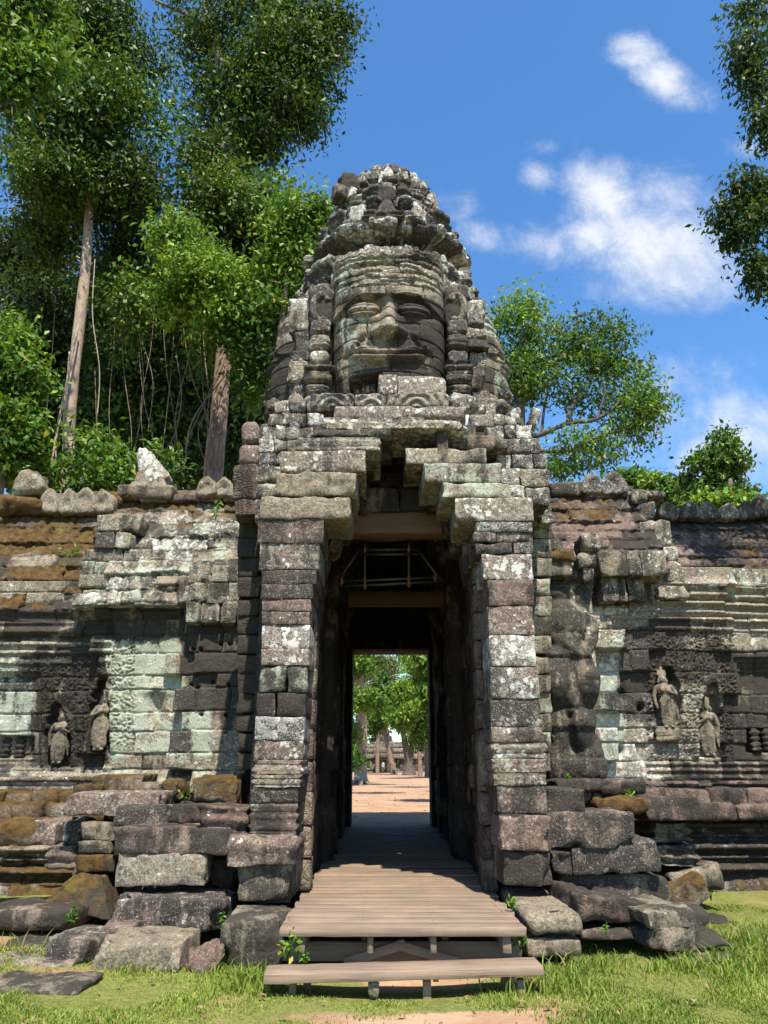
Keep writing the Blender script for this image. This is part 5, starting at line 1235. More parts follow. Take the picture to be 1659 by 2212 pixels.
# ------------------------------------------------------------------ plants
class Leaves:
    def __init__(s, seed): s.rs = np.random.RandomState(seed); s.mb = MB()
    def spray(s, C, out, per=9, size=.16, spread=.3, droop=.45, tone=(.15, .85), yel=.02, aspect=.42):
        """leafy twigs: C (n,3) twig ends, out (n,3) outward directions"""
        rs = s.rs; n = len(C); m = n * per
        c = np.repeat(C, per, 0); o = np.repeat(out, per, 0)
        off = rs.normal(0, 1, (m, 3)) * spread; off[:, 2] *= .6
        base = c + off
        d = o * .45 + rs.normal(0, .75, (m, 3)); d[:, 2] -= droop; d /= np.linalg.norm(d, axis=1, keepdims=True)
        nr = rs.normal(0, .38, (m, 3)) + .85 * o + np.array([0, -.1, .35]); sd = np.cross(d, nr); sd /= np.maximum(np.linalg.norm(sd, axis=1, keepdims=True), 1e-6)
        nn = np.cross(sd, d)
        L = size * rs.uniform(.6, 1.35, (m, 1)); W = L * aspect * rs.uniform(.8, 1.2, (m, 1))
        p0 = base; p2 = base + d * L - nn * L * .12; mid = base + d * L * .45 + nn * L * .06
        v = np.stack([p0, mid + sd * W * .5, p2, mid - sd * W * .5], 1).reshape(-1, 3)
        q = np.arange(m * 4).reshape(m, 4)
        tt = np.repeat(np.clip(rs.uniform(tone[0], tone[1], n) + .25 * vnoise(C[:, 0] * .8, C[:, 1] * .8, C[:, 2] * .8, 3), 0, 1), per) + rs.uniform(-.15, .15, m)
        ye = (rs.uniform(0, 1, m) < yel) * rs.uniform(.4, 1, m)
        a = np.repeat(np.stack([np.clip(tt, 0, 1), ye, 0 * tt], 1), 4, 0)
        s.mb.add(v, q, a=a)
    def blob(s, c, r, n, gap=.15, shell=.45, **kw):
        rs = s.rs; u = rs.normal(0, 1, (n * 3, 3)); u /= np.linalg.norm(u, axis=1, keepdims=True)
        k = rs.uniform(0, 1, (n * 3, 1)) ** shell
        c = np.asarray(c, float); r = np.asarray(r, float)
        lump = (1 + .38 * vnoise(u[:, 0] * 2.2 + c[0], u[:, 1] * 2.2, u[:, 2] * 2.2 + c[2], 8) + .22 * vnoise(u[:, 0] * 5 + c[0], u[:, 1] * 5, u[:, 2] * 5 + c[2], 9))[:, None]
        p = c + u * k * r * lump; f = 1.6 / max(r.min(), .3)
        keep = vnoise(p[:, 0] * f, p[:, 1] * f, p[:, 2] * f, 12) + .5 * vnoise(p[:, 0] * f * 2.7, p[:, 1] * f * 2.7, p[:, 2] * f * 2.7, 13) > -.7 + gap * 1.7
        p = p[keep][:n]; u = u[keep][:n]
        s.spray(p, u, **kw)
def blob_px(lv, px, py, rx, ry, Y, n, dr=None, dens=1.0, **kw):
    n = int(n * dens)
    c = np.array(P(px, py, Y)); k = Y / ray(px, py)[1]
    R = np.array([rx * k, dr if dr else max(rx, ry) * k * .9, ry * k * 1.15])
    if min(rx, ry) < 24 or n < 60: lv.blob(c, R, n, **kw); return
    # a crown mass is a loose cluster of boughs of uneven size, some trailing downwards
    m = int(np.clip(rx * ry / 230, 8, 34)); w = lv.rs.uniform(.15, 1, m) ** 1.4; fr = w / w.sum() * .9
    for j in range(m):
        u = lv.rs.normal(0, 1, 3); u /= np.linalg.norm(u); s2 = .16 + .26 * w[j]
        tr = lv.rs.uniform() < .3; t0 = kw.get('tone', (.15, .85)); tc = lv.rs.uniform(*t0); k3 = dict(kw); k3['tone'] = (max(0, tc - .22), min(1, tc + .22))
        sh = np.array([.8, .8, 1.7]) if tr else np.array([1.35, 1.2, .62])
        lv.blob(c + u * R * lv.rs.uniform(.35, 1.12) - np.array([0, 0, .25 * R[2] if tr else 0]), R * s2 * sh, int(n * fr[j]), **k3)
    lv.blob(c, R * .8, int(n * .12), **kw)
def trunk(name, parent, pts, rad, mat, n=12, rough=.12, m=40, origin=None):
    mb = MB(); p = smooth_path(pts, m); r = np.interp(np.linspace(0, len(rad) - 1, m), np.arange(len(rad)), rad)
    tube(mb, p, r, n, rough=rough); return mb, mb.build(name, mat, parent, origin or tuple(p[0]))
def tree(name, label, base, group, pts, rad, bark, blobs, leaf, seed, branches=(), vines=(), cat='tree', extra=(), boughs=(), **kw):
    """pts, branches: grid points (px, py, Y); blobs: (px, py, rx, ry, Y, n)"""
    bz = float(gz(base[0], base[1])); root = empty(name, (base[0], base[1], bz), label, cat, group)
    mb = MB(); P0 = [(base[0], base[1], bz - .3)] + [P(*q) for q in pts]; p = smooth_path(P0, 44)
    r = np.interp(np.linspace(0, len(rad) - 1, 44), np.arange(len(rad)), rad); tube(mb, p, r, 12, rough=.15)
    for (bp, br) in branches:
        q = smooth_path([P(*x) for x in bp], 16); tube(mb, q, np.linspace(br, br * .35, 16), 7, rough=.2)
    for (bp, br) in boughs: tube(mb, smooth_path(bp, 20), np.linspace(br, br * .3, 20), 8, rough=.2)
    mb.build('trunk', bark, root, (base[0], base[1], bz))
    lv = Leaves(seed)
    for bl in blobs:
        k2 = dict(kw); 
        if len(bl) > 6: k2.update(bl[6])
        blob_px(lv, *bl[:6], **k2)
    for (ec, er, en) in extra: lv.blob(ec, er, en, **kw)
    c = np.concatenate(lv.mb.v).mean(0)
    lv.mb.build('crown', leaf, root, tuple(c), smooth=False)
    if vines:
        mb = MB()
        for (vp, vr) in vines: tube(mb, smooth_path([P(*x) for x in vp], 22), vr, 5, rough=.2)
        mb.build('vine', BARK_PALE if len(vines) < 10 else BARK_BROWN, root, P(*vines[0][0][0]))
    return root
def base_at(px, py, Y): x, y, z = P(px, py, Y); return (x, y)
GT = 'tall jungle trees behind the left gallery'
tree('slender_tree', 'tall tree with slender pale leaning trunk behind the left gallery', base_at(118, 1300, 20), GT,
     [(140, 1066, 20), (150, 900, 20), (172, 700, 20), (187, 560, 20), (193, 440, 20), (200, 250, 20), (214, 60, 20)], [.2, .18, .17, .16, .15, .13, .1, .06], BARK_PALE,
     [(180, 60, 120, 100, 20, 700), (240, 130, 110, 80, 20, 520), (120, 190, 100, 80, 20, 420), (215, 250, 130, 90, 20, 700), (180, 330, 130, 70, 20.3, 560), (120, 400, 90, 60, 19.6, 380, dict(tone=(.5, 1))), (190, 420, 120, 50, 21.6, 420), (265, 540, 55, 110, 22.2, 380), (290, 420, 60, 90, 20.4, 300), (60, 320, 60, 40, 19.5, 80), (100, 500, 60, 50, 22, 190), (270, 660, 40, 90, 20.8, 150)], LEAF, 101, dens=1.15,
     branches=[([(193, 430, 20), (150, 400, 19.8), (100, 395, 19.6)], .06), ([(200, 300, 20), (260, 240, 20.2), (310, 200, 20)], .06), ([(205, 200, 20), (120, 170, 20), (30, 300, 19.6)], .05)],
     vines=[([(100, 1080, 19), (112, 1000, 19), (128, 900, 19.3), (170, 700, 19.6)], .028), ([(130, 1040, 19), (120, 960, 19), (140, 860, 19.2), (150, 760, 19.5)], .02), ([(205, 560, 19.8), (200, 680, 19.6), (215, 800, 19.6), (210, 900, 19.6)], .016)],
     size=.20, spread=.36, per=11, gap=.34)
tree('vine_clad_tree', 'tall vine clad tree with brown trunk rising nearest the tower at left', base_at(448, 1300, 22), GT,
     [(460, 1035, 22), (472, 900, 22), (484, 740, 22), (494, 560, 22), (498, 330, 22), (490, 180, 22), (452, 60, 22), (440, -40, 22)], [.3, .28, .26, .23, .2, .18, .16, .13, .1], BARK_BROWN,
     [(560, 50, 150, 85, 22, 800), (650, 110, 95, 80, 21.6, 520), (590, 190, 120, 75, 22, 640), (510, 270, 100, 80, 22.4, 500), (440, 160, 34, 70, 22.6, 110, dict(gap=.5)), (410, 50, 60, 40, 22.6, 120, dict(gap=.45)), (640, 235, 60, 36, 21.8, 200), (470, 340, 60, 40, 22, 160), (700, 70, 50, 60, 21.6, 180), (560, 300, 50, 40, 22, 150),
      (500, 420, 100, 55, 21.4, 480, dict(tone=(.4, .95), yel=.06)), (440, 500, 70, 60, 21.4, 330), (560, 480, 80, 55, 21.4, 380, dict(yel=.05)), (480, 600, 90, 60, 22.6, 380), (540, 600, 70, 90, 22.8, 360), (470, 690, 60, 60, 22.8, 220)], LEAF, 102, dens=1.15,
     branches=[([(452, 60, 22), (410, 35, 22), (350, 8, 22), (310, -10, 22)], .09), ([(490, 160, 22), (540, 120, 21.8), (620, 100, 21.6)], .07), ([(498, 330, 22), (560, 250, 21.8), (640, 220, 21.8)], .06), ([(470, 100, 22), (400, 70, 22), (330, 62, 22)], .05)],
     vines=[([(x0, y0, 21), (x0 + dx * .3, y0 + 110, 20.9), (x0 + dx, y0 + 230, 20.8), (x0 + dx * .8, y0 + 330, 20.8)], .011) for (x0, y0, dx) in ((250, 640, -14), (262, 700, 22), (335, 640, -30), (352, 690, 26), (420, 660, -40), (432, 720, 18), (520, 640, -70), (540, 690, -110), (300, 760, 40), (205, 800, 12), (565, 720, -20), (395, 700, 60))] + [([(545, 520, 21.5), (560, 640, 21.4), (600, 700, 21.2)], .018), ([(450, 420, 21.4), (470, 560, 21.3), (440, 700, 21.3), (450, 840, 21.2)], .02), ([(600, 560, 21.2), (520, 760, 21.0), (420, 900, 20.8), (400, 1000, 20.6)], .022), ([(520, 620, 21.2), (470, 800, 21.0), (400, 960, 20.8)], .016), ([(380, 760, 21), (392, 860, 21), (372, 950, 20.9), (330, 1000, 20.9)], .015), ([(640, 250, 21.4), (652, 330, 21.4), (640, 420, 21.4)], .01), ([(300, 720, 21), (330, 820, 21), (320, 930, 21)], .015)],
     size=.21, spread=.38, per=11, gap=.34)
tree('bright_leafy_tree', 'sunlit bright green tree pressed against the left side of the tower', base_at(610, 1300, 18.5), GT,
     [(605, 1000, 18.5), (600, 800, 18.5), (620, 600, 18.5)], [.16, .14, .1, .05], BARK_BROWN,
     [(660, 470, 62, 34, 18.6, 260, dict(tone=(.5, 1))), (625, 560, 60, 60, 18.8, 300), (590, 660, 50, 60, 19, 260), (540, 700, 50, 70, 19, 240), (420, 600, 90, 55, 18.8, 420, dict(tone=(.4, 1))), (400, 520, 70, 30, 18.6, 230, dict(tone=(.55, 1))), (480, 670, 70, 50, 18.8, 300, dict(tone=(.5, 1))), (560, 790, 40, 60, 19.3, 160), (470, 590, 60, 40, 18.5, 200, dict(tone=(.5, 1)))], LEAF_BRIGHT, 103, dens=1.15, size=.19, spread=.3, per=10, gap=.2)
for i, (lab, b, bl) in enumerate([
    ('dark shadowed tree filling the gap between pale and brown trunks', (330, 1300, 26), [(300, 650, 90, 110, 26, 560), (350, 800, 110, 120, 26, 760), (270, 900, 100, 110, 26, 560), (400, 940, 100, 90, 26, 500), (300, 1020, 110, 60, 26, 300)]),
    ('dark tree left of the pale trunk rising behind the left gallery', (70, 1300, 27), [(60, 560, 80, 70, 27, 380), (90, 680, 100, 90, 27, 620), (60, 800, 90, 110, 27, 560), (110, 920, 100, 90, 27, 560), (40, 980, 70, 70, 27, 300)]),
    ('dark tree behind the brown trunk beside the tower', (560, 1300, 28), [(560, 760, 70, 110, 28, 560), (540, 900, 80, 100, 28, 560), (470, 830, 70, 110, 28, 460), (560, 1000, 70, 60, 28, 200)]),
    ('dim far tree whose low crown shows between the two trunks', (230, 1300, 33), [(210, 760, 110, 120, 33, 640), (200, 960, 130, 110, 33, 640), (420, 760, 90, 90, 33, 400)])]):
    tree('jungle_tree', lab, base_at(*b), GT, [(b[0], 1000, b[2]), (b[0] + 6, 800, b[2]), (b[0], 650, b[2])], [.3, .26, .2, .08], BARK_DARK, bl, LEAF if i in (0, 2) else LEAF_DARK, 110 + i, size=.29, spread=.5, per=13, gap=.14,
         vines=[([(b[0] - 30, 700, b[2] - 2), (b[0] - 20, 850, b[2] - 2), (b[0] - 45, 1000, b[2] - 2)], .02), ([(b[0] + 50, 640, b[2] - 2), (b[0] + 40, 800, b[2] - 2), (b[0] + 20, 980, b[2] - 2)], .018)])
tree('bright_leafy_tree', 'vivid green leafy tree at the far left edge above the roof', base_at(10, 1300, 17), GT, [(0, 1050, 17), (5, 900, 17), (10, 720, 17)], [.12, .1, .08, .04], BARK_BROWN,
     [(25, 720, 45, 50, 17, 200), (30, 800, 55, 70, 17, 340), (35, 900, 45, 70, 17, 280), (5, 980, 40, 60, 17, 170), (-30, 850, 60, 150, 17.4, 400)], LEAF_BRIGHT, 121, size=.20, spread=.24, per=10, tone=(.3, .9))
tree('bright_leafy_tree', 'pale green tree filling the top left corner of the view', base_at(-300, 1300, 15), GT, [(-250, 800, 15), (-150, 400, 15), (-60, 150, 15)], [.2, .18, .14, .06], BARK_DARK,
     [(40, 80, 70, 80, 15, 320), (90, 30, 50, 40, 15, 150), (20, 170, 50, 45, 15, 170), (105, 120, 40, 40, 15, 90), (-60, 60, 80, 110, 15, 260)], LEAF_BRIGHT, 122, size=.21, spread=.28, per=9, branches=[([(-150, 400, 15), (0, 200, 15), (30, 270, 14.8)], .03)])
tree('young_tree', 'feathery young tree low between the trunks above the ridge stones', base_at(180, 1300, 18), GT, [(185, 1060, 18), (190, 950, 18)], [.05, .04, .02], BARK_BROWN,
     [(200, 980, 45, 50, 18, 120), (195, 1050, 40, 30, 18, 80), (240, 1040, 50, 40, 18, 110), (90, 1040, 30, 40, 18, 90), (340, 1030, 30, 60, 18.4, 110)], LEAF_BRIGHT, 123, size=.2, spread=.28, per=8, tone=(.2, .8))
# right side
GR = 'trees beyond the right gallery'
tree('spreading_tree', 'open crowned tree with forking bare boughs right of the tower', base_at(1120, 1300, 32), GR, [(1120, 1050, 32), (1120, 950, 32), (1125, 840, 32), (1140, 700, 32)], [.4, .36, .3, .22, .08], BARK_DARK,
     [(1110, 700, 55, 60, 32, 330, dict(tone=(.5, 1))), (1135, 655, 36, 30, 32, 140, dict(tone=(.5, 1))), (1180, 760, 60, 60, 32, 300), (1245, 740, 70, 52, 32, 330), (1310, 740, 60, 50, 32, 260), (1340, 790, 55, 40, 32, 180), (1385, 850, 42, 40, 32, 150), (1400, 895, 35, 30, 32, 80), (1150, 830, 60, 50, 32, 260), (1260, 830, 80, 45, 32, 220, dict(gap=.4)), (1350, 860, 50, 35, 32, 110), (1230, 960, 70, 40, 32, 170, dict(gap=.45)), (1340, 960, 60, 45, 32, 150, dict(gap=.45)), (1280, 985, 60, 35, 32, 120, dict(gap=.4)), (1210, 1005, 30, 35, 32, 90), (1360, 900, 60, 40, 32, 130, dict(gap=.4)), (1115, 800, 40, 60, 32, 200)], LEAF_BRIGHT, 131, dens=.62,
     branches=[([(1122, 950, 32), (1170, 938, 31.8), (1225, 915, 31.6), (1290, 905, 31.5), (1350, 860, 31.4)], .16), ([(1122, 970, 32), (1180, 975, 31.8), (1240, 970, 31.6), (1300, 940, 31.5), (1370, 925, 31.4)], .12), ([(1225, 915, 31.6), (1240, 870, 31.6), (1270, 820, 31.6), (1265, 760, 31.6)], .09), ([(1290, 905, 31.5), (1310, 840, 31.5), (1330, 790, 31.5)], .06), ([(1170, 938, 31.8), (1180, 860, 31.9), (1210, 790, 32)], .08)],
     size=.25, spread=.42, per=9, gap=.46, tone=(.2, .85))
tree('conical_tree', 'dense dark green conical young tree beyond the right roof', base_at(1545, 1300, 20), GR, [(1548, 1080, 20), (1550, 1000, 20), (1556, 945, 20)], [.1, .09, .06, .02], BARK_DARK,
     [(1550, 1030, 48, 55, 20, 420), (1556, 980, 30, 36, 20, 190), (1566, 945, 14, 18, 20, 30), (1580, 1075, 40, 22, 20, 190), (1525, 1068, 40, 30, 20, 200), (1505, 1000, 14, 14, 20, 24)], LEAF, 132, size=.17, spread=.18, per=10, tone=(.3, .9), branches=[([(1556, 950, 20), (1580, 935, 20), (1596, 930, 20)], .012)])
for i, (lab, b, bl) in enumerate([
    ('bright yellow green bush beyond the twin ridge stones', (1370, 1300, 24), [(1370, 1040, 36, 28, 24, 190), (1345, 1050, 24, 18, 24, 90), (1395, 1050, 30, 24, 24, 120)]),
    ('mid green bush left of the conical young tree', (1450, 1300, 23), [(1445, 1050, 36, 26, 23, 190), (1475, 1065, 26, 20, 23, 110), (1425, 1070, 22, 18, 23, 70)]),
    ('low yellow green bush in front of the conical young tree', (1580, 1300, 18.5), [(1570, 1088, 44, 12, 18.5, 120), (1530, 1090, 30, 9, 18.5, 60)])]):
    tree('bush', lab, base_at(*b), GR, [(b[0], 1100, b[2]), (b[0] + 4, 1050, b[2])], [.06, .05, .02], BARK_BROWN, bl, LEAF_BRIGHT, 141 + i, size=.2, spread=.22, per=9, cat='bush', tone=(.35, 1))
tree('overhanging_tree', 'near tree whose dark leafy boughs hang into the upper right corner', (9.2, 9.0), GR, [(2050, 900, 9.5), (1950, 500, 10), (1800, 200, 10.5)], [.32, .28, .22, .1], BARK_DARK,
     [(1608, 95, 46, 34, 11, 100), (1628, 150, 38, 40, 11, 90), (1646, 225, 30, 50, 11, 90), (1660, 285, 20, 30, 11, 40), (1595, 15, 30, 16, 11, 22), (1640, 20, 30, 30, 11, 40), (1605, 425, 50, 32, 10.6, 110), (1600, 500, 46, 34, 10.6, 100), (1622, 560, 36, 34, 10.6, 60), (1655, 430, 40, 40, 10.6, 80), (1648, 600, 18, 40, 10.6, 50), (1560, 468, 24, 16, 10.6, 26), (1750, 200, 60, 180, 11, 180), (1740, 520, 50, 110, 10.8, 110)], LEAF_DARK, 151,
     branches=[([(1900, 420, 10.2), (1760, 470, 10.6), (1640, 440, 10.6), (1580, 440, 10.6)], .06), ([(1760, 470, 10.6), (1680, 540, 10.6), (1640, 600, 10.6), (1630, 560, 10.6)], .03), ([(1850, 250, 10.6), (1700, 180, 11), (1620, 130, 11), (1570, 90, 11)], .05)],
     size=.125, spread=.14, per=9, tone=(.3, 1.0), droop=.8,
     extra=[((-3.4, -1.6, 13), (1.7, 1.0, .8), 260), ((-4.4, 5.9, 13.2), (2.4, .9, .7), 26), ((5.6, 5.9, 12.6), (1.9, .9, .7), 34), ((5.4, -2.0, 12.6), (1.6, .9, .7), 160)],  # unseen clumps overhead, added to cast dappled shade on lawn and walls
     boughs=[([(9.3, 9.2, 8), (9.2, 3, 11), (7.5, -5, 12.6), (2, -6.5, 13), (-3, -4.5, 13), (-3.4, -1.6, 13)], .12), ([(9.2, 3, 11), (7, 5.4, 12.2), (5.6, 5.9, 12.5)], .04), ([(7.5, -5, 12.6), (6, -3.5, 12.6), (5.4, -2, 12.6)], .04), ([(-3.2, -3.5, 13), (-4.6, 1, 13.2), (-4.4, 5.9, 13.2)], .03)])  # unseen boughs, made up to carry the added shade clumps

# ------------------------------------------------------------------ the clearing seen through the gate
GF = 'trees in the clearing beyond the gate'
FS = dict(size=.34, spread=.38, per=10, gap=.15)
tree('old_tree', 'massive old tree with flaring roots at the left of the far clearing', base_at(777, 1690, 60), GF, [(778, 1680, 60), (781, 1630, 60), (783, 1580, 60), (781, 1530, 60), (776, 1460, 60), (770, 1390, 60)], [.75, .5, .4, .36, .34, .3, .2], BARK_PALE,
     [(775, 1430, 26, 40, 58, 130), (800, 1512, 26, 18, 57, 110, dict(tone=(.4, 1))), (772, 1512, 18, 20, 57.5, 50), (764, 1635, 5, 20, 57, 30), (762, 1580, 5, 22, 59, 30), (760, 1335, 60, 24, 50, 160), (850, 1320, 50, 20, 52, 120), (920, 1330, 50, 20, 46, 120), (850, 1300, 60, 18, 36, 110), (800, 1400, 40, 30, 60, 130), (740, 1420, 40, 60, 60, 150), (700, 1400, 50, 60, 62, 120)], LEAF_BRIGHT, 201,
     branches=[([(783, 1545, 60), (798, 1526, 59.5), (812, 1514, 59)], .22), ([(778, 1672, 60), (790, 1688, 58.5), (800, 1694, 57)], .3), ([(776, 1672, 60), (766, 1688, 58.5), (760, 1692, 57.5)], .3), ([(778, 1676, 60), (780, 1692, 57.5), (776, 1700, 56)], .25)], **FS)
tree('clearing_tree', 'leaning slim tree right of the far temple doorway', base_at(852, 1668, 118), GF, [(847, 1655, 118), (838, 1615, 118), (832, 1580, 118), (830, 1545, 118)], [.55, .45, .38, .3, .2], BARK_BROWN,
     [(832, 1545, 18, 20, 117, 130), (815, 1550, 16, 18, 119, 110), (845, 1510, 20, 24, 119, 130), (826, 1480, 16, 28, 120, 130), (808, 1570, 10, 10, 119, 40)], LEAF, 202, size=.6, spread=.5, per=9, gap=.12)
tree('clearing_tree', 'thick twin stemmed tree with dark buttressed trunk before the far temple', base_at(884, 1668, 112), GF, [(884, 1660, 112), (880, 1630, 112), (872, 1590, 112), (870, 1560, 112)], [1.25, .75, .5, .4, .25], BARK_DARK,
     [(872, 1552, 30, 16, 111, 190), (900, 1560, 22, 22, 111, 170), (858, 1540, 18, 14, 111, 80), (900, 1590, 14, 12, 112, 60)], LEAF, 203, branches=[([(884, 1645, 112), (890, 1615, 112), (884, 1588, 112)], .45)], size=.55, spread=.5, per=9, gap=.2)
tree('clearing_tree', 'sunlit bright green tree hanging over the right of the far clearing', base_at(960, 1668, 84), GF, [(950, 1640, 84), (945, 1560, 84), (930, 1480, 84)], [.6, .5, .4, .2], BARK_BROWN,
     [(875, 1495, 26, 22, 82, 160, dict(tone=(.5, 1))), (880, 1530, 30, 26, 82, 210, dict(tone=(.45, 1))), (905, 1490, 30, 40, 84, 260), (900, 1430, 40, 30, 83, 260, dict(tone=(.5, 1))), (930, 1560, 40, 50, 86, 300), (865, 1555, 20, 16, 82, 90, dict(tone=(.5, 1))), (950, 1450, 40, 70, 86, 300)], LEAF_BRIGHT, 204, size=.42, spread=.42, per=11, gap=.16)
tree('clearing_tree', 'slender pale trunk at the right of the far clearing', base_at(908, 1667, 100), GF, [(907, 1650, 100), (905, 1620, 100), (903, 1590, 100)], [.32, .27, .24, .2], BARK_BROWN, [(905, 1590, 16, 14, 101, 90), (925, 1600, 14, 16, 101, 90)], LEAF, 205, size=.5, spread=.5, per=9)
tree('clearing_tree', 'rightmost shaded trunk in the far clearing', base_at(925, 1667, 92), GF, [(924, 1650, 92), (921, 1620, 92), (919, 1590, 92)], [.42, .34, .3, .2], BARK_BROWN, [(930, 1590, 20, 24, 93, 110), (945, 1630, 14, 24, 93, 80)], LEAF_DARK, 206, size=.5, spread=.5, per=9)
tree('clearing_tree', 'greyish olive feathery tree in the middle of the far canopy', base_at(815, 1668, 135), GF, [(816, 1600, 135), (822, 1520, 135), (826, 1450, 135)], [.35, .3, .25, .15], BARK_BROWN, [(824, 1470, 22, 34, 134, 260), (812, 1510, 16, 24, 134, 130), (838, 1440, 20, 22, 135, 110)], make_leaf('olive_leaf', (.03, .05, .012), (.085, .10, .03), (.19, .19, .06), .25), 207, size=.55, spread=.8, per=12, gap=.1)
tree('clearing_tree', 'big leaved bough close to the right edge of the far doorway', base_at(990, 1690, 30), GF, [(985, 1600, 30), (975, 1500, 30), (960, 1450, 30)], [.16, .14, .1, .05], BARK_BROWN, [(935, 1430, 26, 26, 29.5, 90), (930, 1500, 16, 22, 29.5, 40), (938, 1480, 20, 60, 30, 70)], LEAF, 208, size=.34, spread=.3, per=6, tone=(.5, 1))
lv = Leaves(301); rs = np.random.RandomState(5)
for k in range(46):
    px = rs.uniform(690, 1010); py = rs.uniform(1425, 1640)
    if (py < 1475 and 815 < px < 872) or (1545 < py < 1615 and 825 < px < 866): continue
    blob_px(lv, px, py, 20, 20, rs.uniform(158, 185), 90, size=.75, spread=.7, per=9, tone=(.25, .95), gap=.1)
    if k % 4 == 0: blob_px(lv, px, 1650, 30, 20, 175, 60, size=1.0, spread=1.2, per=9)
for k in range(130):
    an = rs.uniform(-1.35, 1.35); rr = rs.uniform(55, 120)
    if abs(math.sin(an) * rr - 2) < 24 and rr * math.cos(an) > 0: continue
    zz_ = rs.uniform(1, 11); lv.blob((math.sin(an) * rr, 16 + math.cos(an) * rr, zz_), (5, 4, 3.6), 60, size=1.15, spread=.9, per=9, tone=(.1, .8), gap=.1)
o = lv.mb.build('distant_forest', LEAF_BRIGHT, None, P(845, 1600, 170), smooth=False); tag(o, 'sunlit forest closing the far side of the clearing', 'forest', kind='stuff')

ft = empty('far_temple', P(830, 1668, 150), 'grey ruined temple gallery far off across the clearing with a dark doorway', 'temple')
FG = (.15, 0, .36, .3, .55, .5)
def fpart(name, boxes, at=FG, **kw):
    mb = MB()
    for (x0, x1, y0, y1, Y, d) in boxes: pxblock(mb, x0, x1, y0, y1, Y, d, at, r=.12, jit=.1, rough=.06, res=.5, **kw)
    b0 = boxes[0]; return mb.build(name, STONE, ft, P((b0[0] + b0[1]) / 2, b0[3], b0[4]))
wf = fpart('wall', [(770, 792, 1638, 1668, 150, 1.2), (800, 821, 1638, 1668, 150, 1.2), (792, 800, 1638, 1647, 150, 1.2), (792, 800, 1660, 1668, 150, 1.2), (835, 856, 1638, 1668, 150, 1.2), (864, 905, 1638, 1668, 150, 1.2), (856, 864, 1638, 1648, 150, 1.2), (856, 864, 1660, 1668, 150, 1.2), (905, 950, 1640, 1668, 150, 1.2)])
fpart('roof', [(768, 950, 1628, 1639, 149.5, 2.5), (772, 945, 1617, 1628, 150.2, 2.2), (776, 905, 1608, 1617, 150.8, 2), (800, 870, 1602, 1608, 151.2, 1.5), (816, 846, 1588, 1603, 152.5, 3), (820, 842, 1574, 1588, 153, 2.5), (826, 838, 1562, 1574, 153.4, 2)])
fpart('porch', [(812, 819, 1636, 1668, 147.5, 1), (837, 844, 1636, 1668, 147.5, 1), (808, 848, 1626, 1637, 147.3, 1.5), (813, 843, 1614, 1626, 147.6, 1.5)])
fpart('door_frame', [(820, 823, 1641, 1668, 149.6, .4), (833, 836, 1641, 1668, 149.6, .4), (819, 837, 1638, 1642, 149.55, .4)], (.1, 0, .2, .2, .8, 0))
fpart('window_frame', [(790, 793, 1645, 1662, 149.7, .4), (799, 802, 1645, 1662, 149.7, .4), (790, 802, 1643, 1647, 149.65, .4), (790, 802, 1660, 1664, 149.65, .4)], (.1, 0, .2, .2, .7, 0))
fpart('base', [(765, 955, 1666, 1674, 149, 3)])
# visitor in a white shirt, far away in the temple doorway
c = P(827.5, 1667, 146.5); pz = c[2]
pe = empty('person', c, 'distant visitor in white shirt and tan trousers standing in the far temple doorway', 'person')
def clothed(name, build, mat, voxel=.03):
    mb = MB(); build(mb); v, q, t = remeshed(mb, voxel, 2); m2 = MB(); m2.add(v + np.array(c), q, t); m2.build(name, mat, pe, c)
def body(mb):
    ell(mb, (0, 0, 1.58), (.085, .1, .12)); limb(mb, [(0, 0, 1.48), (0, 0, 1.40)], [.055, .06], 5); limb(mb, [(0, 0, 1.38), (0, 0, 1.1), (0, 0, .92)], [.15, .13, .14])
    for k in (-1, 1):
        limb(mb, [(k * .17, 0, 1.36), (k * .23, 0, 1.08), (k * .22, -.06, .84)], [.055, .045, .035]); ell(mb, (k * .22, -.07, .77), (.03, .045, .08), 6)
        limb(mb, [(k * .09, 0, .9), (k * .1, -.01, .48), (k * .1, 0, .08)], [.095, .07, .05]); ell(mb, (k * .1, -.06, .04), (.045, .12, .04), 6)
def shirt(mb):
    limb(mb, [(0, 0, 1.4), (0, 0, 1.1), (0, 0, .88)], [.165, .155, .165])
    for k in (-1, 1): limb(mb, [(k * .17, 0, 1.37), (k * .225, 0, 1.14)], [.072, .066], 8)
def trousers(mb):
    ell(mb, (0, 0, .9), (.165, .12, .1))
    for k in (-1, 1): limb(mb, [(k * .09, 0, .9), (k * .1, -.01, .5), (k * .1, 0, .12)], [.112, .085, .072])
def hair(mb): ell(mb, (0, .02, 1.63), (.095, .1, .09))
clothed('body', body, SKIN); clothed('shirt', shirt, WHITE_CLOTH); clothed('trousers', trousers, TAN_CLOTH); clothed('hair', hair, HAIR)

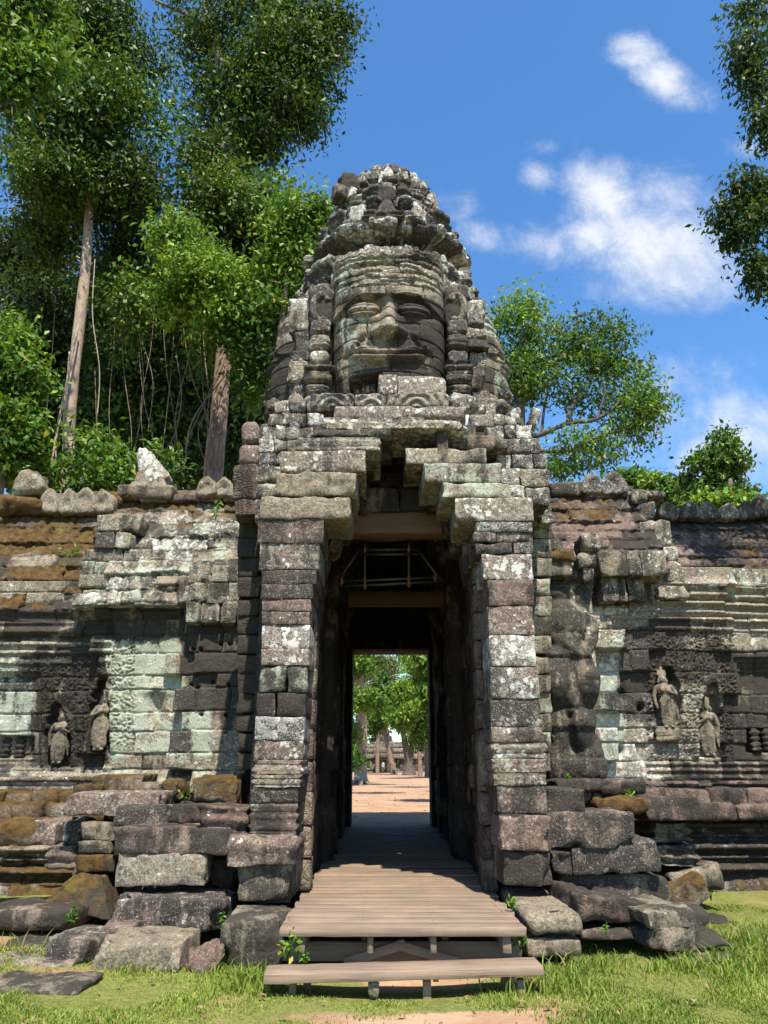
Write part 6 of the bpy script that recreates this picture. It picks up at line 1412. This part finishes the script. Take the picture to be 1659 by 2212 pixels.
# ------------------------------------------------------------------ grass, weeds, litter
rs = np.random.RandomState(77)
def blades(n, xr, yr, hmin, hmax, keep, wid=.005, tone=(.2, .95), seed=0):
    rs = np.random.RandomState(seed); x = rs.uniform(*xr, n); y = yr[0] + (yr[1] - yr[0]) * rs.uniform(0, 1, n) ** 1.25
    k = keep(x, y) > rs.uniform(0, 1, n); x, y = x[k], y[k]; m = len(x); z = gz(x, y) - .004
    cl = .6 + .6 * np.clip(fbm(x * 2.2, y * 2.2, 0 * x, 3, 9), -.6, 1); h = rs.uniform(hmin, hmax, m) * cl
    an = rs.uniform(0, 2 * math.pi, m); ln = rs.uniform(.25, 1.1, m); dx, dy = np.cos(an) * h * ln, np.sin(an) * h * ln
    a2 = rs.uniform(0, 2 * math.pi, m); sx, sy = np.cos(a2) * wid * (.6 + h * 8), np.sin(a2) * wid * (.6 + h * 8)
    b = np.stack([x, y, z], 1); S = np.stack([sx, sy, 0 * sx], 1)
    mid = b + np.stack([dx * .4, dy * .4, h * .62], 1); tip = b + np.stack([dx, dy, h * rs.uniform(.7, 1, m)], 1)
    v = np.stack([b - S, b + S, mid + S * .75, mid - S * .75, tip], 1).reshape(-1, 3); o = np.arange(m) * 5
    q = np.stack([o, o + 1, o + 2, o + 3], 1); t = np.stack([o + 3, o + 2, o + 4], 1)
    tn = np.clip(rs.uniform(tone[0], tone[1], m) + .3 * fbm(x * 1.4, y * 1.4, 0 * x, 3, 41), 0, 1); ye = (rs.uniform(0, 1, m) < .14) * rs.uniform(.3, 1, m)
    return v, q, t, np.repeat(np.stack([tn, ye, 0 * tn], 1), 5, 0)
def keepg(x, y):
    g = np.clip(grassiness(x, y) * 1.25 - .12, 0, 1); under = (np.abs(x - .16) < 1.02) & (y > 6.62)
    return np.where(under, g * .08, g)
mb = MB()
v, q, t, a = blades(230000, (-4.9, 5.2), (5.3, 10.4), .018, .055, keepg, seed=1); mb.add(v, q, t, a=a)
def tall(x, y): return np.clip(keepg(x, y) + .3, 0, 1) * np.clip(.9 * gs(x, 2.7, .9) * gs(y, 7.15, .35) + .8 * gs(x, 1.6, .35) * gs(y, 6.95, .25) + .7 * gs(x, -1.15, .3) * gs(y, 6.85, .25) + .5 * gs(x, 3.9, .8) * gs(y, 8.4, .6) + .55 * gs(x, -3.6, .3) * gs(y, 8.0, .3) + .6 * gs(x, 1.35, .3) * gs(y, 6.7, .2) + .5 * gs(x, -1.9, .3) * gs(y, 7.2, .2), 0, 1)
v, q, t, a = blades(60000, (-4.2, 5.0), (6.2, 9.6), .07, .19, tall, wid=.004, tone=(.05, .75), seed=2); mb.add(v, q, t, a=a)
o = mb.build('grass', GRASS, None, (0, 7, 0), smooth=False); tag(o, 'short bright turf with longer tufts round the stones', 'grass', kind='stuff')
v, q, t, a = blades(9000, (2.0, 7.5), (20, 36), .05, .16, lambda x, y: np.clip(grassiness(x, y), 0, 1), wid=.01, seed=3)
mb = MB(); mb.add(v, q, t, a=a); v, q, t, a = blades(9000, (-4.5, 1.0), (82, 95), .06, .2, lambda x, y: np.clip(grassiness(x, y), 0, 1), wid=.02, seed=4); mb.add(v, q, t, a=a)
o = mb.build('clearing_grass', GRASS, None, (4, 28, .4), smooth=False); tag(o, 'thin grass patches on the red earth beyond the gate', 'grass', kind='stuff')

def weed(label, px, py, Y, h, n, size, leaf=LEAF_BRIGHT, tone=(.5, 1), yel=.05, name='weed', wide=.5):
    x, y, z = P(px, py, Y); rs = random.Random(int(px * 7 + py)); root = empty(name, (x, y, z), label, 'plant', 'weeds sprouting among the stones')
    mb = MB(); C = []; O = []
    for k in range(n):
        an = rs.uniform(0, 6.28); ln = rs.uniform(.15, wide) * h; tp = np.array([x + math.cos(an) * ln, y + math.sin(an) * ln * .6 - .02, z + h * rs.uniform(.45, 1)])
        tube(mb, smooth_path([(x, y, z - .02), ((x * 1.3 + tp[0] * .7) / 2, (y * 1.3 + tp[1] * .7) / 2, (z + tp[2]) / 2), tp], 6), [.003 + h * .006] * 6, 5, a=(.4, 0, 0))
        for f in (.35, .6, .8, 1.0):
            C.append(np.array([x, y, z]) * (1 - f) + tp * f); O.append(np.array([math.cos(an), math.sin(an) * .6, .3]))
    mb.build('stem', leaf, root, (x, y, z))
    lv = Leaves(int(px)); lv.spray(np.array(C), np.array(O), per=2, size=size, spread=size * .3, droop=.1, tone=tone, yel=yel, aspect=.5); lv.mb.build('leaves', leaf, root, (x, y, z + h / 2), smooth=False)
weed('yellow green climbing weed between left pier stone and boardwalk', 622, 2072, 7.0, .22, 4, .06, yel=.45)
weed('leafy weed growing beside the left end of the step', 655, 2082, 7.05, .09, 5, .04, tone=(.2, .7))
weed('small green weed at the right edge of the boardwalk by the pale stone', 1108, 1962, 7.8, .09, 4, .04)
weed('dark leafed weed between boardwalk post and low right block', 1124, 2052, 7.2, .13, 5, .045, tone=(.2, .7))
weed('single sprout under the tumbled reddish block', 1308, 2014, 7.6, .07, 2, .04)
weed('slender sprout standing in the shadowy gap of the left rubble', 400, 1732, 9.4, .2, 2, .045)
weed('green tuft growing on the moss of the left roof', 152, 1200, 11.3, .14, 5, .07, wide=1.2)
weed('ferny sprout near the ridge of the left roof beside the gate', 466, 1122, 12.0, .34, 3, .08, wide=.35)
weed('green weeds filling the gap right of the dark left slab', 478, 2005, 7.8, .13, 4, .04, tone=(.25, .8))
weed('little weed on the ledge above the golden mossed stone', 1360, 1722, 9.6, .08, 5, .035, wide=1.0)
weed('tuft of weeds at the foot of the right moulded plinth', 1536, 1942, 10.0, .26, 6, .07, tone=(.3, .8))
weed('tiny sprout by the worn pilaster base right of the gate', 1226, 1686, 9.3, .07, 3, .035)
weed('grassy clump growing from the dark slab at far left', 150, 1998, 8.2, .15, 7, .05, tone=(.15, .6))
# dry leaves on the turf
proto = None; rs = random.Random(9)
for k, (px, py) in enumerate([(330, 2122), (566, 2150), (870, 2190), (1010, 2150), (1128, 2168), (1352, 2128), (1240, 2190), (430, 2180), (700, 2160), (612, 2200), (250, 2190), (1500, 2170), (1185, 2178)]):
    s = ray(px, py); Yd = (CAM_H - .03) / -(s[2] / s[1]); x = s[0] / s[1] * Yd; L = rs.uniform(.04, .075)
    mb = MB(); tt = np.linspace(0, 1, 9); w = np.sin(tt * math.pi) ** .7 * .3
    rowl = [np.stack([tt - .5, sgn * w, .10 * np.sin(tt * 3) + abs(sgn) * .10 * w * 3], 1) for sgn in (-1, -.5, 0, .5, 1)]
    v = np.concatenate(rowl) * L; an = rs.uniform(0, 6.28); v = np.stack([v[:, 0] * math.cos(an) - v[:, 1] * math.sin(an), v[:, 0] * math.sin(an) + v[:, 1] * math.cos(an), v[:, 2]], 1)
    idx = np.arange(45).reshape(5, 9); z = float(gz(x, Yd)) + .035
    mb.add(v + np.array([x, Yd, z]), np.stack([idx[:-1, :-1].ravel(), idx[:-1, 1:].ravel(), idx[1:, 1:].ravel(), idx[1:, :-1].ravel()], 1), a=(rs.uniform(.2, 1), 0, 0))
    tag(mb.build('dry_leaf', DRYLEAF, None, (x, Yd, z)), 'curled brown dry leaf lying on the turf before the gate', 'leaf', 'dry leaves on the turf')
# scattered crumbs of earth, twigs and leaf bits on the bare ground
lv = Leaves(400); r2 = np.random.RandomState(4); n = 900
x = np.concatenate([r2.uniform(-4, 4.5, 500), r2.uniform(-4, 6, 400)]); y = np.concatenate([r2.uniform(5.4, 9.5, 500), r2.uniform(19.5, 60, 400)])
C = np.stack([x, y, gz(x, y) + .012], 1); far = (y > 15)
lv.spray(C[~far], np.tile([0, 0, -.2], ((~far).sum(), 1)), per=1, size=.035, spread=.0, droop=.0, tone=(.0, 1)); lv.spray(C[far], np.tile([0, 0, -.2], (far.sum(), 1)), per=1, size=.10, spread=.0, droop=.0, tone=(0, .6))
o = lv.mb.build('leaf_litter', DRYLEAF, None, (0, 10, 0), smooth=False); tag(o, 'bits of dry leaf scattered over the bare earth', 'litter', kind='stuff')
